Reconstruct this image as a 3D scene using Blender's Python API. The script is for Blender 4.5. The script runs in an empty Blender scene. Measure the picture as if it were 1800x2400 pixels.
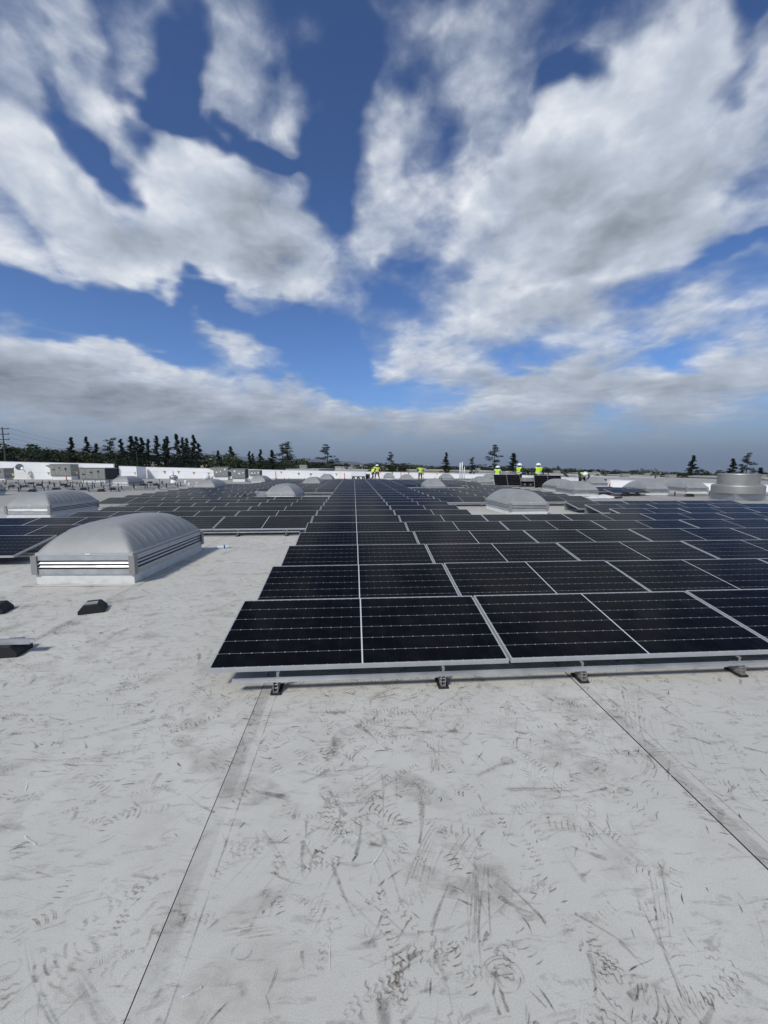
import bpy, bmesh, math, random
from mathutils import Vector, Matrix, noise as mnoise
PI = math.pi
C = bpy.context.scene.collection
scene = bpy.context.scene

# ------------------------------------------------------------------ camera
cyc = scene.cycles
cyc.max_bounces = 5; cyc.diffuse_bounces = 2; cyc.glossy_bounces = 2; cyc.transmission_bounces = 4; cyc.transparent_max_bounces = 24
FPX = 960.312
PITCH, ROLL, YAW = -0.10989, 0.0015, 0.073447
CAM = Vector((1.171075, -3.206717, 1.804557))
cy, sy, cp, sp = math.cos(YAW), math.sin(YAW), math.cos(PITCH), math.sin(PITCH)
FWD = Vector((sy*cp, cy*cp, sp)); R0 = Vector((cy, -sy, 0)); U0 = R0.cross(FWD)
RGT = math.cos(ROLL)*R0 + math.sin(ROLL)*U0
UPV = -math.sin(ROLL)*R0 + math.cos(ROLL)*U0
cam_d = bpy.data.cameras.new('camera')
cam_d.sensor_fit = 'VERTICAL'; cam_d.sensor_height = 24.0
cam_d.lens = FPX/2400*24.0
cam_d.clip_start = 0.05; cam_d.clip_end = 60000
cam = bpy.data.objects.new('camera', cam_d); C.objects.link(cam)
cam.matrix_world = Matrix(((RGT.x, UPV.x, -FWD.x, CAM.x), (RGT.y, UPV.y, -FWD.y, CAM.y),
                           (RGT.z, UPV.z, -FWD.z, CAM.z), (0, 0, 0, 1)))
scene.camera = cam

def ray(x, y):
    return (FWD + (x-900)/FPX*RGT - (y-1200)/FPX*UPV)
def on_z(x, y, z=0.0):
    d = ray(x, y); t = (z-CAM.z)/d.z
    return CAM + d*t
def on_y(x, y, Y):
    d = ray(x, y); t = (Y-CAM.y)/d.y
    return CAM + d*t

# ------------------------------------------------------------------ view
vs = scene.view_settings
vs.view_transform = 'Standard'; vs.look = 'None'; vs.exposure = 0.0; vs.gamma = 1.0
vs.use_curve_mapping = False

# ------------------------------------------------------------------ sun
SUN_EL, SUN_AZ = math.radians(44), math.radians(-142)       # azimuth clockwise from +Y
sd = bpy.data.lights.new('sun', 'SUN'); sd.energy = 3.1; sd.angle = math.radians(9)
sd.color = (1.0, 0.965, 0.91)
sun = bpy.data.objects.new('sun', sd); C.objects.link(sun)
sdir = Vector((math.sin(SUN_AZ)*math.cos(SUN_EL), math.cos(SUN_AZ)*math.cos(SUN_EL), math.sin(SUN_EL)))
sun.rotation_euler = sdir.to_track_quat('Z', 'Y').to_euler(); sun.location = (0, 0, 40)

# ------------------------------------------------------------------ node helper
class NT:
    def __init__(s, tree): s.t = tree; s.n = tree.nodes; s.l = tree.links
    def node(s, typ, **kw):
        n = s.n.new(typ)
        for k, v in kw.items(): setattr(n, k, v)
        return n
    def _in(s, sock, v):
        if isinstance(v, bpy.types.NodeSocket): s.l.new(v, sock)
        else: sock.default_value = v
    def m(s, op, a, b=0.0, c=0.0, clamp=False):
        n = s.node('ShaderNodeMath', operation=op, use_clamp=clamp)
        s._in(n.inputs[0], a); s._in(n.inputs[1], b); s._in(n.inputs[2], c)
        return n.outputs[0]
    def v(s, op, a, b=(0, 0, 0), scale=None):
        n = s.node('ShaderNodeVectorMath', operation=op)
        s._in(n.inputs[0], a)
        if op != 'LENGTH' and op != 'SCALE' and op != 'NORMALIZE': s._in(n.inputs[1], b)
        if scale is not None: s._in(n.inputs['Scale'], scale)
        return n.outputs['Value'] if op in ('LENGTH', 'DOT_PRODUCT') else n.outputs[0]
    def ss(s, x, a, b, lo=0.0, hi=1.0, smooth=True):
        n = s.node('ShaderNodeMapRange', interpolation_type='SMOOTHSTEP' if smooth else 'LINEAR', clamp=True)
        s._in(n.inputs['Value'], x); s._in(n.inputs['From Min'], a); s._in(n.inputs['From Max'], b)
        s._in(n.inputs['To Min'], lo); s._in(n.inputs['To Max'], hi)
        return n.outputs['Result']
    def noise(s, vec, scale, detail=4.0, rough=0.55, dist=0.0, dim='3D', lac=2.0):
        n = s.node('ShaderNodeTexNoise', noise_dimensions=dim)
        s._in(n.inputs['Vector'], vec); n.inputs['Scale'].default_value = scale
        n.inputs['Detail'].default_value = detail; n.inputs['Roughness'].default_value = rough
        n.inputs['Distortion'].default_value = dist; n.inputs['Lacunarity'].default_value = lac
        return n
    def after(s, vec, val):
        # evaluates vec only once val is known: keeps the number of live values in a long chain small
        n = s.node('ShaderNodeVectorMath', operation='MULTIPLY_ADD')
        s._in(n.inputs[0], val); n.inputs[1].default_value = (1e-8, 1e-8, 1e-8); s._in(n.inputs[2], vec)
        return n.outputs[0]
    def sep(s, v):
        n = s.node('ShaderNodeSeparateXYZ'); s._in(n.inputs[0], v); return n.outputs
    def comb(s, x, y, z=0.0):
        n = s.node('ShaderNodeCombineXYZ')
        s._in(n.inputs[0], x); s._in(n.inputs[1], y); s._in(n.inputs[2], z); return n.outputs[0]
    def mix(s, f, a, b):
        n = s.node('ShaderNodeMix', data_type='RGBA')
        s._in(n.inputs[0], f); s._in(n.inputs[6], a); s._in(n.inputs[7], b)
        return n.outputs[2]

# ------------------------------------------------------------------ sky
def px2ae(x, y):
    d = ray(x, y).normalized()
    return math.atan2(d.x, d.y), math.asin(d.z)

# cloud masses as (x, y, half width, half height, tilt, amount), read from the photograph
BLOBS = [
 (10, 330, 220, 330, 0, 1.1), (250, 235, 190, 80, -38, .75), (110, 40, 230, 130, 0, .5), (240, 420, 120, 50, -20, .35),
 (485, 140, 185, 290, -25, 1.15), (700, 230, 80, 130, 20, .75), (590, 290, 120, 70, -20, .35),
 (190, 500, 270, 90, -28, 1.25), (440, 490, 160, 150, 10, 1.7), (610, 560, 190, 170, -30, 1.1), (90, 600, 260, 55, -3, .75),
 (450, 630, 330, 75, -8, .85),
 (1120, 90, 190, 200, 30, .9), (1480, 130, 280, 250, 25, .95), (1290, 380, 300, 210, 0, 1.6),
 (1620, 330, 300, 270, 30, 1.0), (1480, 520, 420, 130, 10, 1.0), (1200, 600, 420, 110, 0, .75), (1720, 620, 250, 110, 15, .6),
 (890, 300, 85, 170, -30, .6), (930, 470, 110, 170, -25, .6), (870, 590, 170, 60, 10, .55), (760, 690, 150, 50, 0, .45), (700, 560, 80, 160, 0, .4),
 (1320, 720, 300, 110, 0, 1.15), (1080, 740, 220, 70, 15, .6), (1180, 880, 330, 75, -6, 1.2), (1480, 900, 420, 70, 3, 1.0),
 (1740, 880, 200, 100, 15, .85), (1700, 740, 260, 70, 0, .55), (960, 810, 160, 40, -12, .45),
 (545, 800, 190, 42, -14, 1.5), (500, 770, 120, 24, -20, .4), (912, 900, 50, 26, 0, .95), (300, 712, 90, 20, -10, .35), (590, 725, 80, 26, -15, .45), (60, 665, 40, 16, 0, .3),
 (40, 905, 440, 130, -10, 1.5), (450, 930, 430, 100, -9, 1.4), (280, 825, 110, 26, 0, .5), (850, 975, 330, 60, -2, 1.0), (1350, 985, 620, 60, 0, .9),
 # clear gaps
 (560, 345, 240, 45, -5, -1.1), (270, 372, 160, 50, -22, -1.1), (790, 430, 70, 170, -20, -.9), (375, 180, 55, 250, -14, -.9),
 (400, 200, 60, 280, -12, -.5), (330, 420, 120, 60, -30, -.4), (800, 170, 90, 260, 0, -.6), (700, 390, 160, 60, -20, -.35), (1000, 60, 90, 110, 20, .35), (940, 190, 60, 60, 15, -.4), (1010, 300, 50, 90, 0, -.4),
 (1300, 165, 80, 85, 0, -1.3), (1730, 70, 70, 150, -20, -1.3), (1730, 405, 130, 45, 0, -.7), (170, 700, 400, 80, -6, -1.4), (420, 715, 120, 40, 0, -.8), (560, 712, 200, 34, -10, -.8),
 (720, 850, 220, 60, -18, -1.2), (900, 930, 130, 28, -6, -.5), (1550, 672, 170, 35, 5, -.7), (1250, 840, 110, 36, -8, -.9), (1600, 845, 140, 38, 4, -1.0),
 (1010, 905, 120, 22, 0, -.3), (1000, 620, 90, 70, 0, -.5), (1750, 560, 120, 30, 15, -.7), (400, 820, 130, 50, -10, -.5),
]
# greyer, thicker cores
CORES = [
 (395, 430, 110, 80, 0, -.75), (150, 440, 140, 50, -20, -.45), (300, 600, 300, 40, -5, -.35), (1075, 430, 90, 120, 0, -.7), (1250, 320, 200, 90, 0, -.4), (1300, 660, 200, 26, 0, -.5), (1120, 830, 130, 22, 0, -.4), (560, 780, 90, 22, -14, -.5), (100, 590, 130, 24, 0, -.45), (1000, 950, 200, 20, 0, -.2), (300, 860, 260, 26, -12, -.35), (40, 300, 160, 120, 0, -.2),
 (590, 540, 90, 150, 18, .95), (330, 540, 160, 50, -30, .5), (720, 600, 90, 60, 0, .3), (1370, 480, 260, 90, 5, .75), (1250, 370, 110, 70, 0, .4), (1640, 400, 200, 90, 10, .45),
 (1370, 725, 180, 60, 0, .8), (1190, 885, 200, 36, -5, .8), (1550, 900, 300, 36, 0, .45), (60, 910, 420, 120, -6, 1.0), (500, 960, 460, 60, -5, .85),
 (1200, 990, 800, 45, 0, .45), (600, 806, 90, 12, -14, .4), (1500, 560, 240, 60, 10, .35),
]
world = bpy.data.worlds.new('World'); scene.world = world; world.use_nodes = True
world.cycles.sampling_method = 'MANUAL'; world.cycles.sample_map_resolution = 512
W = NT(world.node_tree); W.n.clear()

def blob_sum(T, coord, blobs):
    tot = None
    for (x, y, rx, ry, ang, amt) in blobs:
        a0, e0 = px2ae(x, y)
        ax = abs(px2ae(x+rx, y)[0]-px2ae(x-rx, y)[0])/2
        ey = abs(px2ae(x, y-ry)[1]-px2ae(x, y+ry)[1])/2
        gr = T.node('ShaderNodeTexGradient', gradient_type='SPHERICAL')
        tm = gr.texture_mapping; tm.vector_type = 'TEXTURE'
        tm.translation = (a0, e0, 0); tm.rotation = (0, 0, math.radians(ang)); tm.scale = (ax*1.28, ey*1.28, 1)
        T._in(gr.inputs['Vector'], coord if tot is None else coord)
        tot = T.m('MULTIPLY_ADD', gr.outputs['Fac'], amt*1.25, 0.0 if tot is None else tot)
    return tot

tc = W.node('ShaderNodeTexCoord')
dirv = W.v('NORMALIZE', tc.outputs['Generated'])
sx, sy_, sz = W.sep(dirv)
zc = W.m('ADD', W.m('MAXIMUM', sz, 0.0), 0.10)
q = W.comb(W.m('DIVIDE', sx, zc), W.m('DIVIDE', sy_, zc), 0.0)           # seen on a flat cloud deck
az = W.m('ARCTAN2', sx, sy_); el = W.m('ARCSINE', sz)
w2 = W.noise(q, 1.7, 4, .6)
w1 = W.noise(dirv, 5.0, 3, .6)
wv = W.v('ADD', W.v('SUBTRACT', w1.outputs['Color'], (.5, .5, .5)), W.v('SCALE', W.v('SUBTRACT', w2.outputs['Color'], (.5, .5, .5)), scale=.9))
elw = W.ss(el, 0.0, 0.6, .05, .24, smooth=False)
aew = W.v('MULTIPLY', W.v('ADD', W.comb(az, el, 0), W.v('SCALE', wv, scale=elw)), (1, 1, 0))
Ssum = blob_sum(W, aew, BLOBS)
Ksum = blob_sum(W, aew, CORES)
qd = W.after(W.v('ADD', q, W.v('SCALE', wv, scale=.55)), Ksum)
def fbm(qq, dd):
    n1 = W.noise(qq, 1.9, 6, .53, .1)
    n2 = W.noise(W.v('MULTIPLY', qq, (1.0, .8, 1)), 5.0, 5, .56, .1)
    n3 = W.noise(W.v('MULTIPLY', dd, (1, 1, 1.7)), 8.0, 6, .52, .0)
    return W.m('MULTIPLY_ADD', n1.outputs[0], 1.6, W.m('MULTIPLY_ADD', n2.outputs[0], .75, W.m('MULTIPLY_ADD', n3.outputs[0], 2.1, -2.27)))
F0 = fbm(qd, dirv)
F1 = fbm(W.v('ADD', W.after(qd, F0), (-.03, -.09, 0)), W.v('ADD', dirv, (-.015, 0, .035)))
back = W.ss(sy_, .35, -.2, .08, .50)          # behind the photographer the same broken cloud goes on
DEN = W.m('ADD', W.m('ADD', Ssum, F0), back)
alpha = W.m('POWER', W.ss(DEN, -.10, 1.55), .9)
lit = W.m('MULTIPLY_ADD', W.m('SUBTRACT', F0, F1), .34, .72)
lit = W.m('SUBTRACT', lit, W.m('MULTIPLY', W.m('MINIMUM', Ksum, 1.1), .235))
lit = W.m('SUBTRACT', lit, W.ss(DEN, 1.2, 2.6, 0, .08))
lit = W.m('SUBTRACT', lit, W.ss(DEN, 1.0, .3, 0, .10))
lit = W.m('MAXIMUM', W.m('MINIMUM', lit, 1.0), 0.0)
ramp = W.node('ShaderNodeValToRGB'); W._in(ramp.inputs[0], lit)
el_ = ramp.color_ramp.elements
STR = 0.1
def sc(c): return tuple(v/STR for v in c)+(1,)
el_[0].position = .12; el_[0].color = sc((.17, .20, .235))
el_[1].position = 1.0; el_[1].color = sc((.93, .95, .98))
e = el_.new(.42); e.color = sc((.35, .395, .46))
e = el_.new(.68); e.color = sc((.52, .58, .68))
sky = W.node('ShaderNodeTexSky', sky_type='NISHITA')
sky.sun_disc = False; sky.sun_elevation = SUN_EL; sky.sun_rotation = SUN_AZ
sky.altitude = 50; sky.air_density = 1.0; sky.dust_density = 0.6; sky.ozone_density = 2.0
skyc = W.v('MULTIPLY', sky.outputs[0], (.42, .62, .95))
skyc = W.v('SCALE', skyc, scale=W.ss(sz, .62, .12, 1.0, 1.30))
skycol = W.mix(alpha, skyc, ramp.outputs[0])
hz = W.ss(sz, .0, .16, .92, 0.0)
hazecol = W.mix(W.ss(sz, 0.0, .055), sc((.115, .155, .215)), sc((.24, .285, .34)))
skycol = W.mix(hz, skycol, hazecol)
bg = W.node('ShaderNodeBackground'); bg.inputs['Strength'].default_value = STR
W.l.new(skycol, bg.inputs['Color'])
wo = W.node('ShaderNodeOutputWorld'); W.l.new(bg.outputs[0], wo.inputs['Surface'])

# ------------------------------------------------------------------ materials
def mat(name, color, rough=.6, metal=0.0, spec=.5, var=0.0, vscale=3.0, bump=0.0, bscale=40.0, coord='Object', emit=None):
    m_ = bpy.data.materials.new(name); m_.use_nodes = True
    T = NT(m_.node_tree); b = T.n['Principled BSDF']
    b.inputs['Base Color'].default_value = (*color, 1); b.inputs['Roughness'].default_value = rough
    b.inputs['Metallic'].default_value = metal; b.inputs['Specular IOR Level'].default_value = spec
    tc = T.node('ShaderNodeTexCoord'); co = tc.outputs[coord]
    if var > 0:
        n = T.noise(co, vscale, 5, .6)
        f = T.ss(n.outputs[0], .3, .7, 1-var, 1+var, smooth=False)
        cc = T.v('SCALE', color, scale=f)
        T.l.new(cc, b.inputs['Base Color'])
        T.l.new(T.ss(n.outputs[0], .3, .7, max(.03, rough-.08), min(1, rough+.1)), b.inputs['Roughness'])
    if bump > 0:
        n = T.noise(co, bscale, 4, .6); bp = T.node('ShaderNodeBump')
        bp.inputs['Strength'].default_value = bump; bp.inputs['Distance'].default_value = .01
        T.l.new(n.outputs[0], bp.inputs['Height']); T.l.new(bp.outputs[0], b.inputs['Normal'])
    return m_

M = {}
M['alu'] = mat('anodised_aluminium', (.47, .48, .48), .5, .3, var=.08, vscale=6)
M['alu_mill'] = mat('mill_aluminium', (.47, .48, .485), .5, .6, var=.12, vscale=4)
M['galv'] = mat('galvanised_steel', (.46, .48, .49), .45, .8, var=.14, vscale=9)
M['darkalu'] = mat('grey_corner_plate', (.30, .29, .275), .55, .4, var=.1)
M['louver_dark'] = mat('louver_gap_dark', (.015, .015, .017), .8)
M['rubber'] = mat('black_rubber', (.012, .012, .013), .75, var=.25, vscale=12, bump=.3, bscale=120)
M['whitewall'] = mat('white_parapet_coating', (.86, .86, .85), .7, var=.05, vscale=.4, bump=.1)
M['whitepaint'] = mat('white_paint', (.78, .78, .76), .5, var=.04)
M['curb'] = mat('curb_membrane', (.64, .64, .61), .75, var=.12, vscale=5, bump=.3, bscale=15)
M['hvac'] = mat('hvac_grey_sheet', (.26, .26, .24), .6, .15, var=.12, vscale=1.5)
M['hvac_dark'] = mat('hvac_coil_dark', (.022, .022, .024), .7)
M['fan'] = mat('fan_spun_aluminium', (.33, .325, .30), .5, .55, var=.10, vscale=.9)
M['red'] = mat('red_plastic', (.55, .035, .03), .5)
M['orange'] = mat('orange_red_plastic', (.60, .06, .03), .5)
M['yellow'] = mat('yellow_pennant', (.52, .38, .12), .6)
M['racking'] = mat('dull_racking_steel', (.20, .21, .22), .5, .6, var=.2)
M['rope'] = mat('pale_rope', (.45, .42, .33), .8)
M['hivis'] = mat('hivis_yellow_green', (.50, .78, .03), .7, var=.12, vscale=8, bump=.5, bscale=10)
M['silver'] = mat('reflective_tape', (.62, .64, .62), .4)
M['skin'] = mat('skin', (.30, .17, .11), .6)
M['pants_dark'] = mat('dark_navy_trousers', (.018, .02, .03), .8, var=.2)
M['pants_brown'] = mat('rust_brown_trousers', (.13, .05, .035), .8, var=.2)
M['shirt_dark'] = mat('dark_shirt', (.03, .032, .035), .8)
M['shirt_grey'] = mat('grey_shirt', (.30, .30, .27), .8)
M['shirt_orange'] = mat('orange_shirt', (.42, .12, .05), .8)
M['hat'] = mat('white_helmet_plastic', (.80, .80, .80), .3)
M['cap'] = mat('dark_helmet', (.03, .03, .035), .4)
M['wood'] = mat('cardboard', (.26, .17, .10), .8, var=.12)
M['tyre'] = mat('tyre_black', (.015, .015, .015), .8)
M['bark'] = mat('bark', (.055, .042, .034), .9, var=.3)
M['foliage_dark'] = mat('conifer_foliage', (.020, .030, .017), .8, var=.45, vscale=.5, spec=.2)
M['foliage_mid'] = mat('evergreen_foliage', (.030, .043, .020), .8, var=.45, vscale=.4, spec=.2)
M['foliage_light'] = mat('pale_green_foliage', (.052, .068, .026), .8, var=.4, vscale=.4, spec=.2)
M['steel_pole'] = mat('weathered_pole', (.075, .07, .065), .8)
M['ground'] = mat('dry_plain', (.10, .10, .075), .95, var=.35, vscale=.01, coord='Object')
M['roofgrey'] = mat('pale_industrial_roof', (.42, .41, .38), .8, var=.12, vscale=.05)
M['bldg'] = mat('pale_industrial_wall', (.52, .50, .46), .8, var=.1, vscale=.08)
M['bldg_tan'] = mat('tan_stucco_wall', (.34, .26, .19), .85, var=.12, vscale=.08)
M['window'] = mat('dark_window_glass', (.03, .04, .05), .15)
M['mountain'] = mat('mountain_slope', (.055, .062, .06), .95, var=.2, vscale=.0006)
M['tarp'] = mat('white_tarpaulin', (.62, .62, .60), .6, var=.15, bump=.6, bscale=6)
M['backsheet'] = mat('black_backsheet', (.008, .008, .011), .35, var=.1)
M['pvc'] = mat('white_pvc', (.74, .74, .72), .45)

# clear bottle
mb = bpy.data.materials.new('clear_bottle_plastic'); mb.use_nodes = True
b = mb.node_tree.nodes['Principled BSDF']
b.inputs['Base Color'].default_value = (.9, .95, 1, 1); b.inputs['Roughness'].default_value = .08
b.inputs['Transmission Weight'].default_value = .45; b.inputs['IOR'].default_value = 1.2
M['bottle'] = mb
M['label_blue'] = mat('blue_print', (.05, .12, .35), .5)

# skylight dome: grey prismatic acrylic, finely pebbled
def dome_mat():
    m_ = bpy.data.materials.new('prismatic_acrylic_dome'); m_.use_nodes = True
    T = NT(m_.node_tree); b = T.n['Principled BSDF']; tc = T.node('ShaderNodeTexCoord')
    n = T.noise(tc.outputs['Object'], 2.2, 4, .55); n2 = T.noise(tc.outputs['Object'], 120, 2, .6)
    f = T.m('ADD', T.ss(n.outputs[0], .3, .7, .90, 1.06), T.m('MULTIPLY', T.m('SUBTRACT', n2.outputs[0], .5), .5))
    T.l.new(T.v('SCALE', (.275, .278, .268), scale=f), b.inputs['Base Color'])
    b.inputs['Roughness'].default_value = .42; b.inputs['Specular IOR Level'].default_value = .35
    bp = T.node('ShaderNodeBump'); bp.inputs['Strength'].default_value = .25; bp.inputs['Distance'].default_value = .004
    T.l.new(n2.outputs[0], bp.inputs['Height']); T.l.new(bp.outputs[0], b.inputs['Normal'])
    return m_
M['dome'] = dome_mat()

# solar glass: printed cells behind glass
PW, PD = 2.465, 1.134
def glass_mat():
    m_ = bpy.data.materials.new('solar_cell_glass'); m_.use_nodes = True
    T = NT(m_.node_tree); b = T.n['Principled BSDF']; tc = T.node('ShaderNodeTexCoord')
    x, y, z = T.sep(tc.outputs['Object'])
    mg = .017; ch = (PD-2*mg)/6; cw = (PW/2-.006-mg)/13
    # distance to row lines
    fy = T.m('FRACT', T.m('DIVIDE', T.m('SUBTRACT', y, mg), ch))
    dy = T.m('MULTIPLY', T.m('MINIMUM', fy, T.m('SUBTRACT', 1.0, fy)), ch)
    ax = T.m('ABSOLUTE', T.m('SUBTRACT', x, PW/2))
    fx = T.m('FRACT', T.m('DIVIDE', T.m('SUBTRACT', ax, .006), cw))
    dx = T.m('MULTIPLY', T.m('MINIMUM', fx, T.m('SUBTRACT', 1.0, fx)), cw)
    line = T.ss(dy, .0008, .0024, .42, 0)
    vline = T.ss(dx, .0004, .0014, .012, 0)
    dia = T.ss(T.m('ADD', dx, dy), .005, .008, .75, 0)
    mid = T.ss(ax, .005, .007, 1, 0)
    edge = T.m('MAXIMUM', T.ss(T.m('MINIMUM', y, T.m('SUBTRACT', PD, y)), .0135, .0155, .30, 0),
               T.ss(T.m('MINIMUM', x, T.m('SUBTRACT', PW, x)), .0135, .0155, .30, 0))
    f = T.m('MAXIMUM', T.m('MAXIMUM', line, vline), T.m('MAXIMUM', T.m('MAXIMUM', dia, mid), edge))
    oi = T.node('ShaderNodeObjectInfo')
    cell = T.noise(T.comb(T.m('FLOOR', T.m('DIVIDE', x, cw)), T.m('FLOOR', T.m('DIVIDE', y, ch)), oi.outputs['Random']), 7.3, 0)
    cv = T.ss(cell.outputs[0], .3, .7, .9, 1.15)
    # fine bus wires along the long side read as a faint ribbing
    rib = T.m('FRACT', T.m('DIVIDE', y, .0115)); ribf = T.ss(T.m('ABSOLUTE', T.m('SUBTRACT', rib, .5)), .42, .5, 0, .012)
    dust = T.noise(tc.outputs['Object'], 5, 5, .65)
    base = T.mix(f, T.v('SCALE', (.0044, .0047, .0066), scale=cv), (.58, .60, .62, 1))
    base = T.mix(T.m('ADD', ribf, T.ss(dust.outputs[0], .42, .8, .0, .012)), base, (.5, .5, .48, 1))
    T.l.new(base, b.inputs['Base Color'])
    b.inputs['IOR'].default_value = 1.09
    T.l.new(T.ss(dust.outputs[0], .3, .8, .06, .14), b.inputs['Roughness'])
    return m_
M['glass'] = glass_mat()

# roof membrane with boot prints, scuffs and smears
def membrane_mat():
    m_ = bpy.data.materials.new('roof_membrane'); m_.use_nodes = True
    T = NT(m_.node_tree); b = T.n['Principled BSDF']
    geo = T.node('ShaderNodeNewGeometry'); P = geo.outputs['Position']
    px_, py_, pz_ = T.sep(P); P2 = T.comb(px_, py_, 0)
    warp = T.noise(P2, 6.0, 6, .68)
    wv = T.v('SCALE', T.v('SUBTRACT', warp.outputs['Color'], (.5, .5, .5)), scale=.03)
    Pw = T.v('MULTIPLY', T.v('ADD', P2, wv), (1, 1, 0))
    fine = T.noise(P2, 210, 3, .7); blot = T.noise(P2, .55, 5, .6); blot2 = T.noise(P2, 3.1, 6, .65)
    grit = T.noise(P2, 46, 5, .72)
    # trodden dirty areas
    dirt = T.m('MULTIPLY', T.ss(blot.outputs[0], .45, .68), T.ss(blot2.outputs[0], .44, .66))
    smear = T.noise(T.v('MULTIPLY', Pw, (2.2, 7.5, 1)), 2.6, 8, .72, .9)
    sm = T.ss(smear.outputs[0], .52, .68, 0, .42)
    # the far part of the roof has not been walked clean: an even film of soot with an uneven edge
    far = T.m('MULTIPLY', T.ss(T.m('ADD', py_, T.m('MULTIPLY', T.m('SUBTRACT', blot.outputs[0], .5), 14)), 9.5, 19, 0, .50), T.ss(blot2.outputs[0], .3, .6, .7, 1.1))
    # faint straight drag marks in two wandering directions
    def drag(ang, off, th):
        ro = T.node('ShaderNodeVectorRotate', rotation_type='Z_AXIS'); T._in(ro.inputs['Vector'], P2); ro.inputs['Angle'].default_value = ang
        n = T.noise(T.v('ADD', T.v('MULTIPLY', ro.outputs[0], (1.3, 34, 1)), (off, 0, 0)), 1.6, 5, .7, .15)
        return T.m('MULTIPLY', T.ss(n.outputs[0], th, th+.12, 0, .30), T.ss(T.noise(T.v('ADD', P2, (off, off, 0)), 1.1, 3, .6).outputs[0], .50, .64))
    sm2 = T.m('ADD', drag(-1.0, 3, .54), T.m('ADD', drag(.25, 11, .57), drag(-2.1, 27, .57)))
    # grime along the welded laps every 2.61 m and its second, faint lap line
    sxx = T.m('MULTIPLY', T.m('FRACT', T.m('DIVIDE', T.m('SUBTRACT', px_, .41), 2.61)), 2.61)
    lap = T.m('MULTIPLY', T.ss(sxx, .075, .095, 1, 0), T.ss(blot2.outputs[0], .35, .6, .15, .75))
    lap2 = T.m('MULTIPLY', T.ss(T.m('ABSOLUTE', T.m('SUBTRACT', sxx, .135)), .001, .006, 1, 0), T.ss(blot2.outputs[0], .40, .52, .05, .55))
    g_all = T.m('MINIMUM', T.m('ADD', T.m('MAXIMUM', T.m('MULTIPLY', dirt, .36), far), T.m('ADD', T.m('ADD', sm, sm2), T.m('MAXIMUM', T.m('MULTIPLY', lap, .38), lap2))), 1.0)
    g_all = T.m('MULTIPLY', g_all, T.ss(grit.outputs[0], .28, .62, .60, 1.1))
    clean = T.v('SCALE', (.54, .524, .462), scale=T.m('MULTIPLY', T.ss(blot.outputs[0], .3, .7, .93, 1.06), T.ss(fine.outputs[0], .25, .75, .86, 1.14)))
    warm = T.mix(T.ss(blot2.outputs[0], .4, .62), (.095, .085, .076, 1), (.15, .125, .105, 1))
    col = T.mix(T.m('MULTIPLY', g_all, .92), clean, warm)
    wh = T.noise(T.v('MULTIPLY', Pw, (4, 9, 1)), 1.7, 6, .7, 1.2)
    col = T.mix(T.ss(wh.outputs[0], .70, .76, 0, .55), col, (.78, .78, .77, 1))
    T.l.new(col, b.inputs['Base Color'])
    b.inputs['Roughness'].default_value = .72; b.inputs['Specular IOR Level'].default_value = .3
    bp = T.node('ShaderNodeBump'); bp.inputs['Strength'].default_value = .30; bp.inputs['Distance'].default_value = .003
    h = T.m('ADD', T.m('MULTIPLY', fine.outputs[0], .35), T.m('MULTIPLY', blot2.outputs[0], 1.4))
    T.l.new(h, bp.inputs['Height']); T.l.new(bp.outputs[0], b.inputs['Normal'])
    return m_
M['membrane'] = membrane_mat()
M['seam'] = mat('seam_dirt', (.045, .042, .038), .9)

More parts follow.
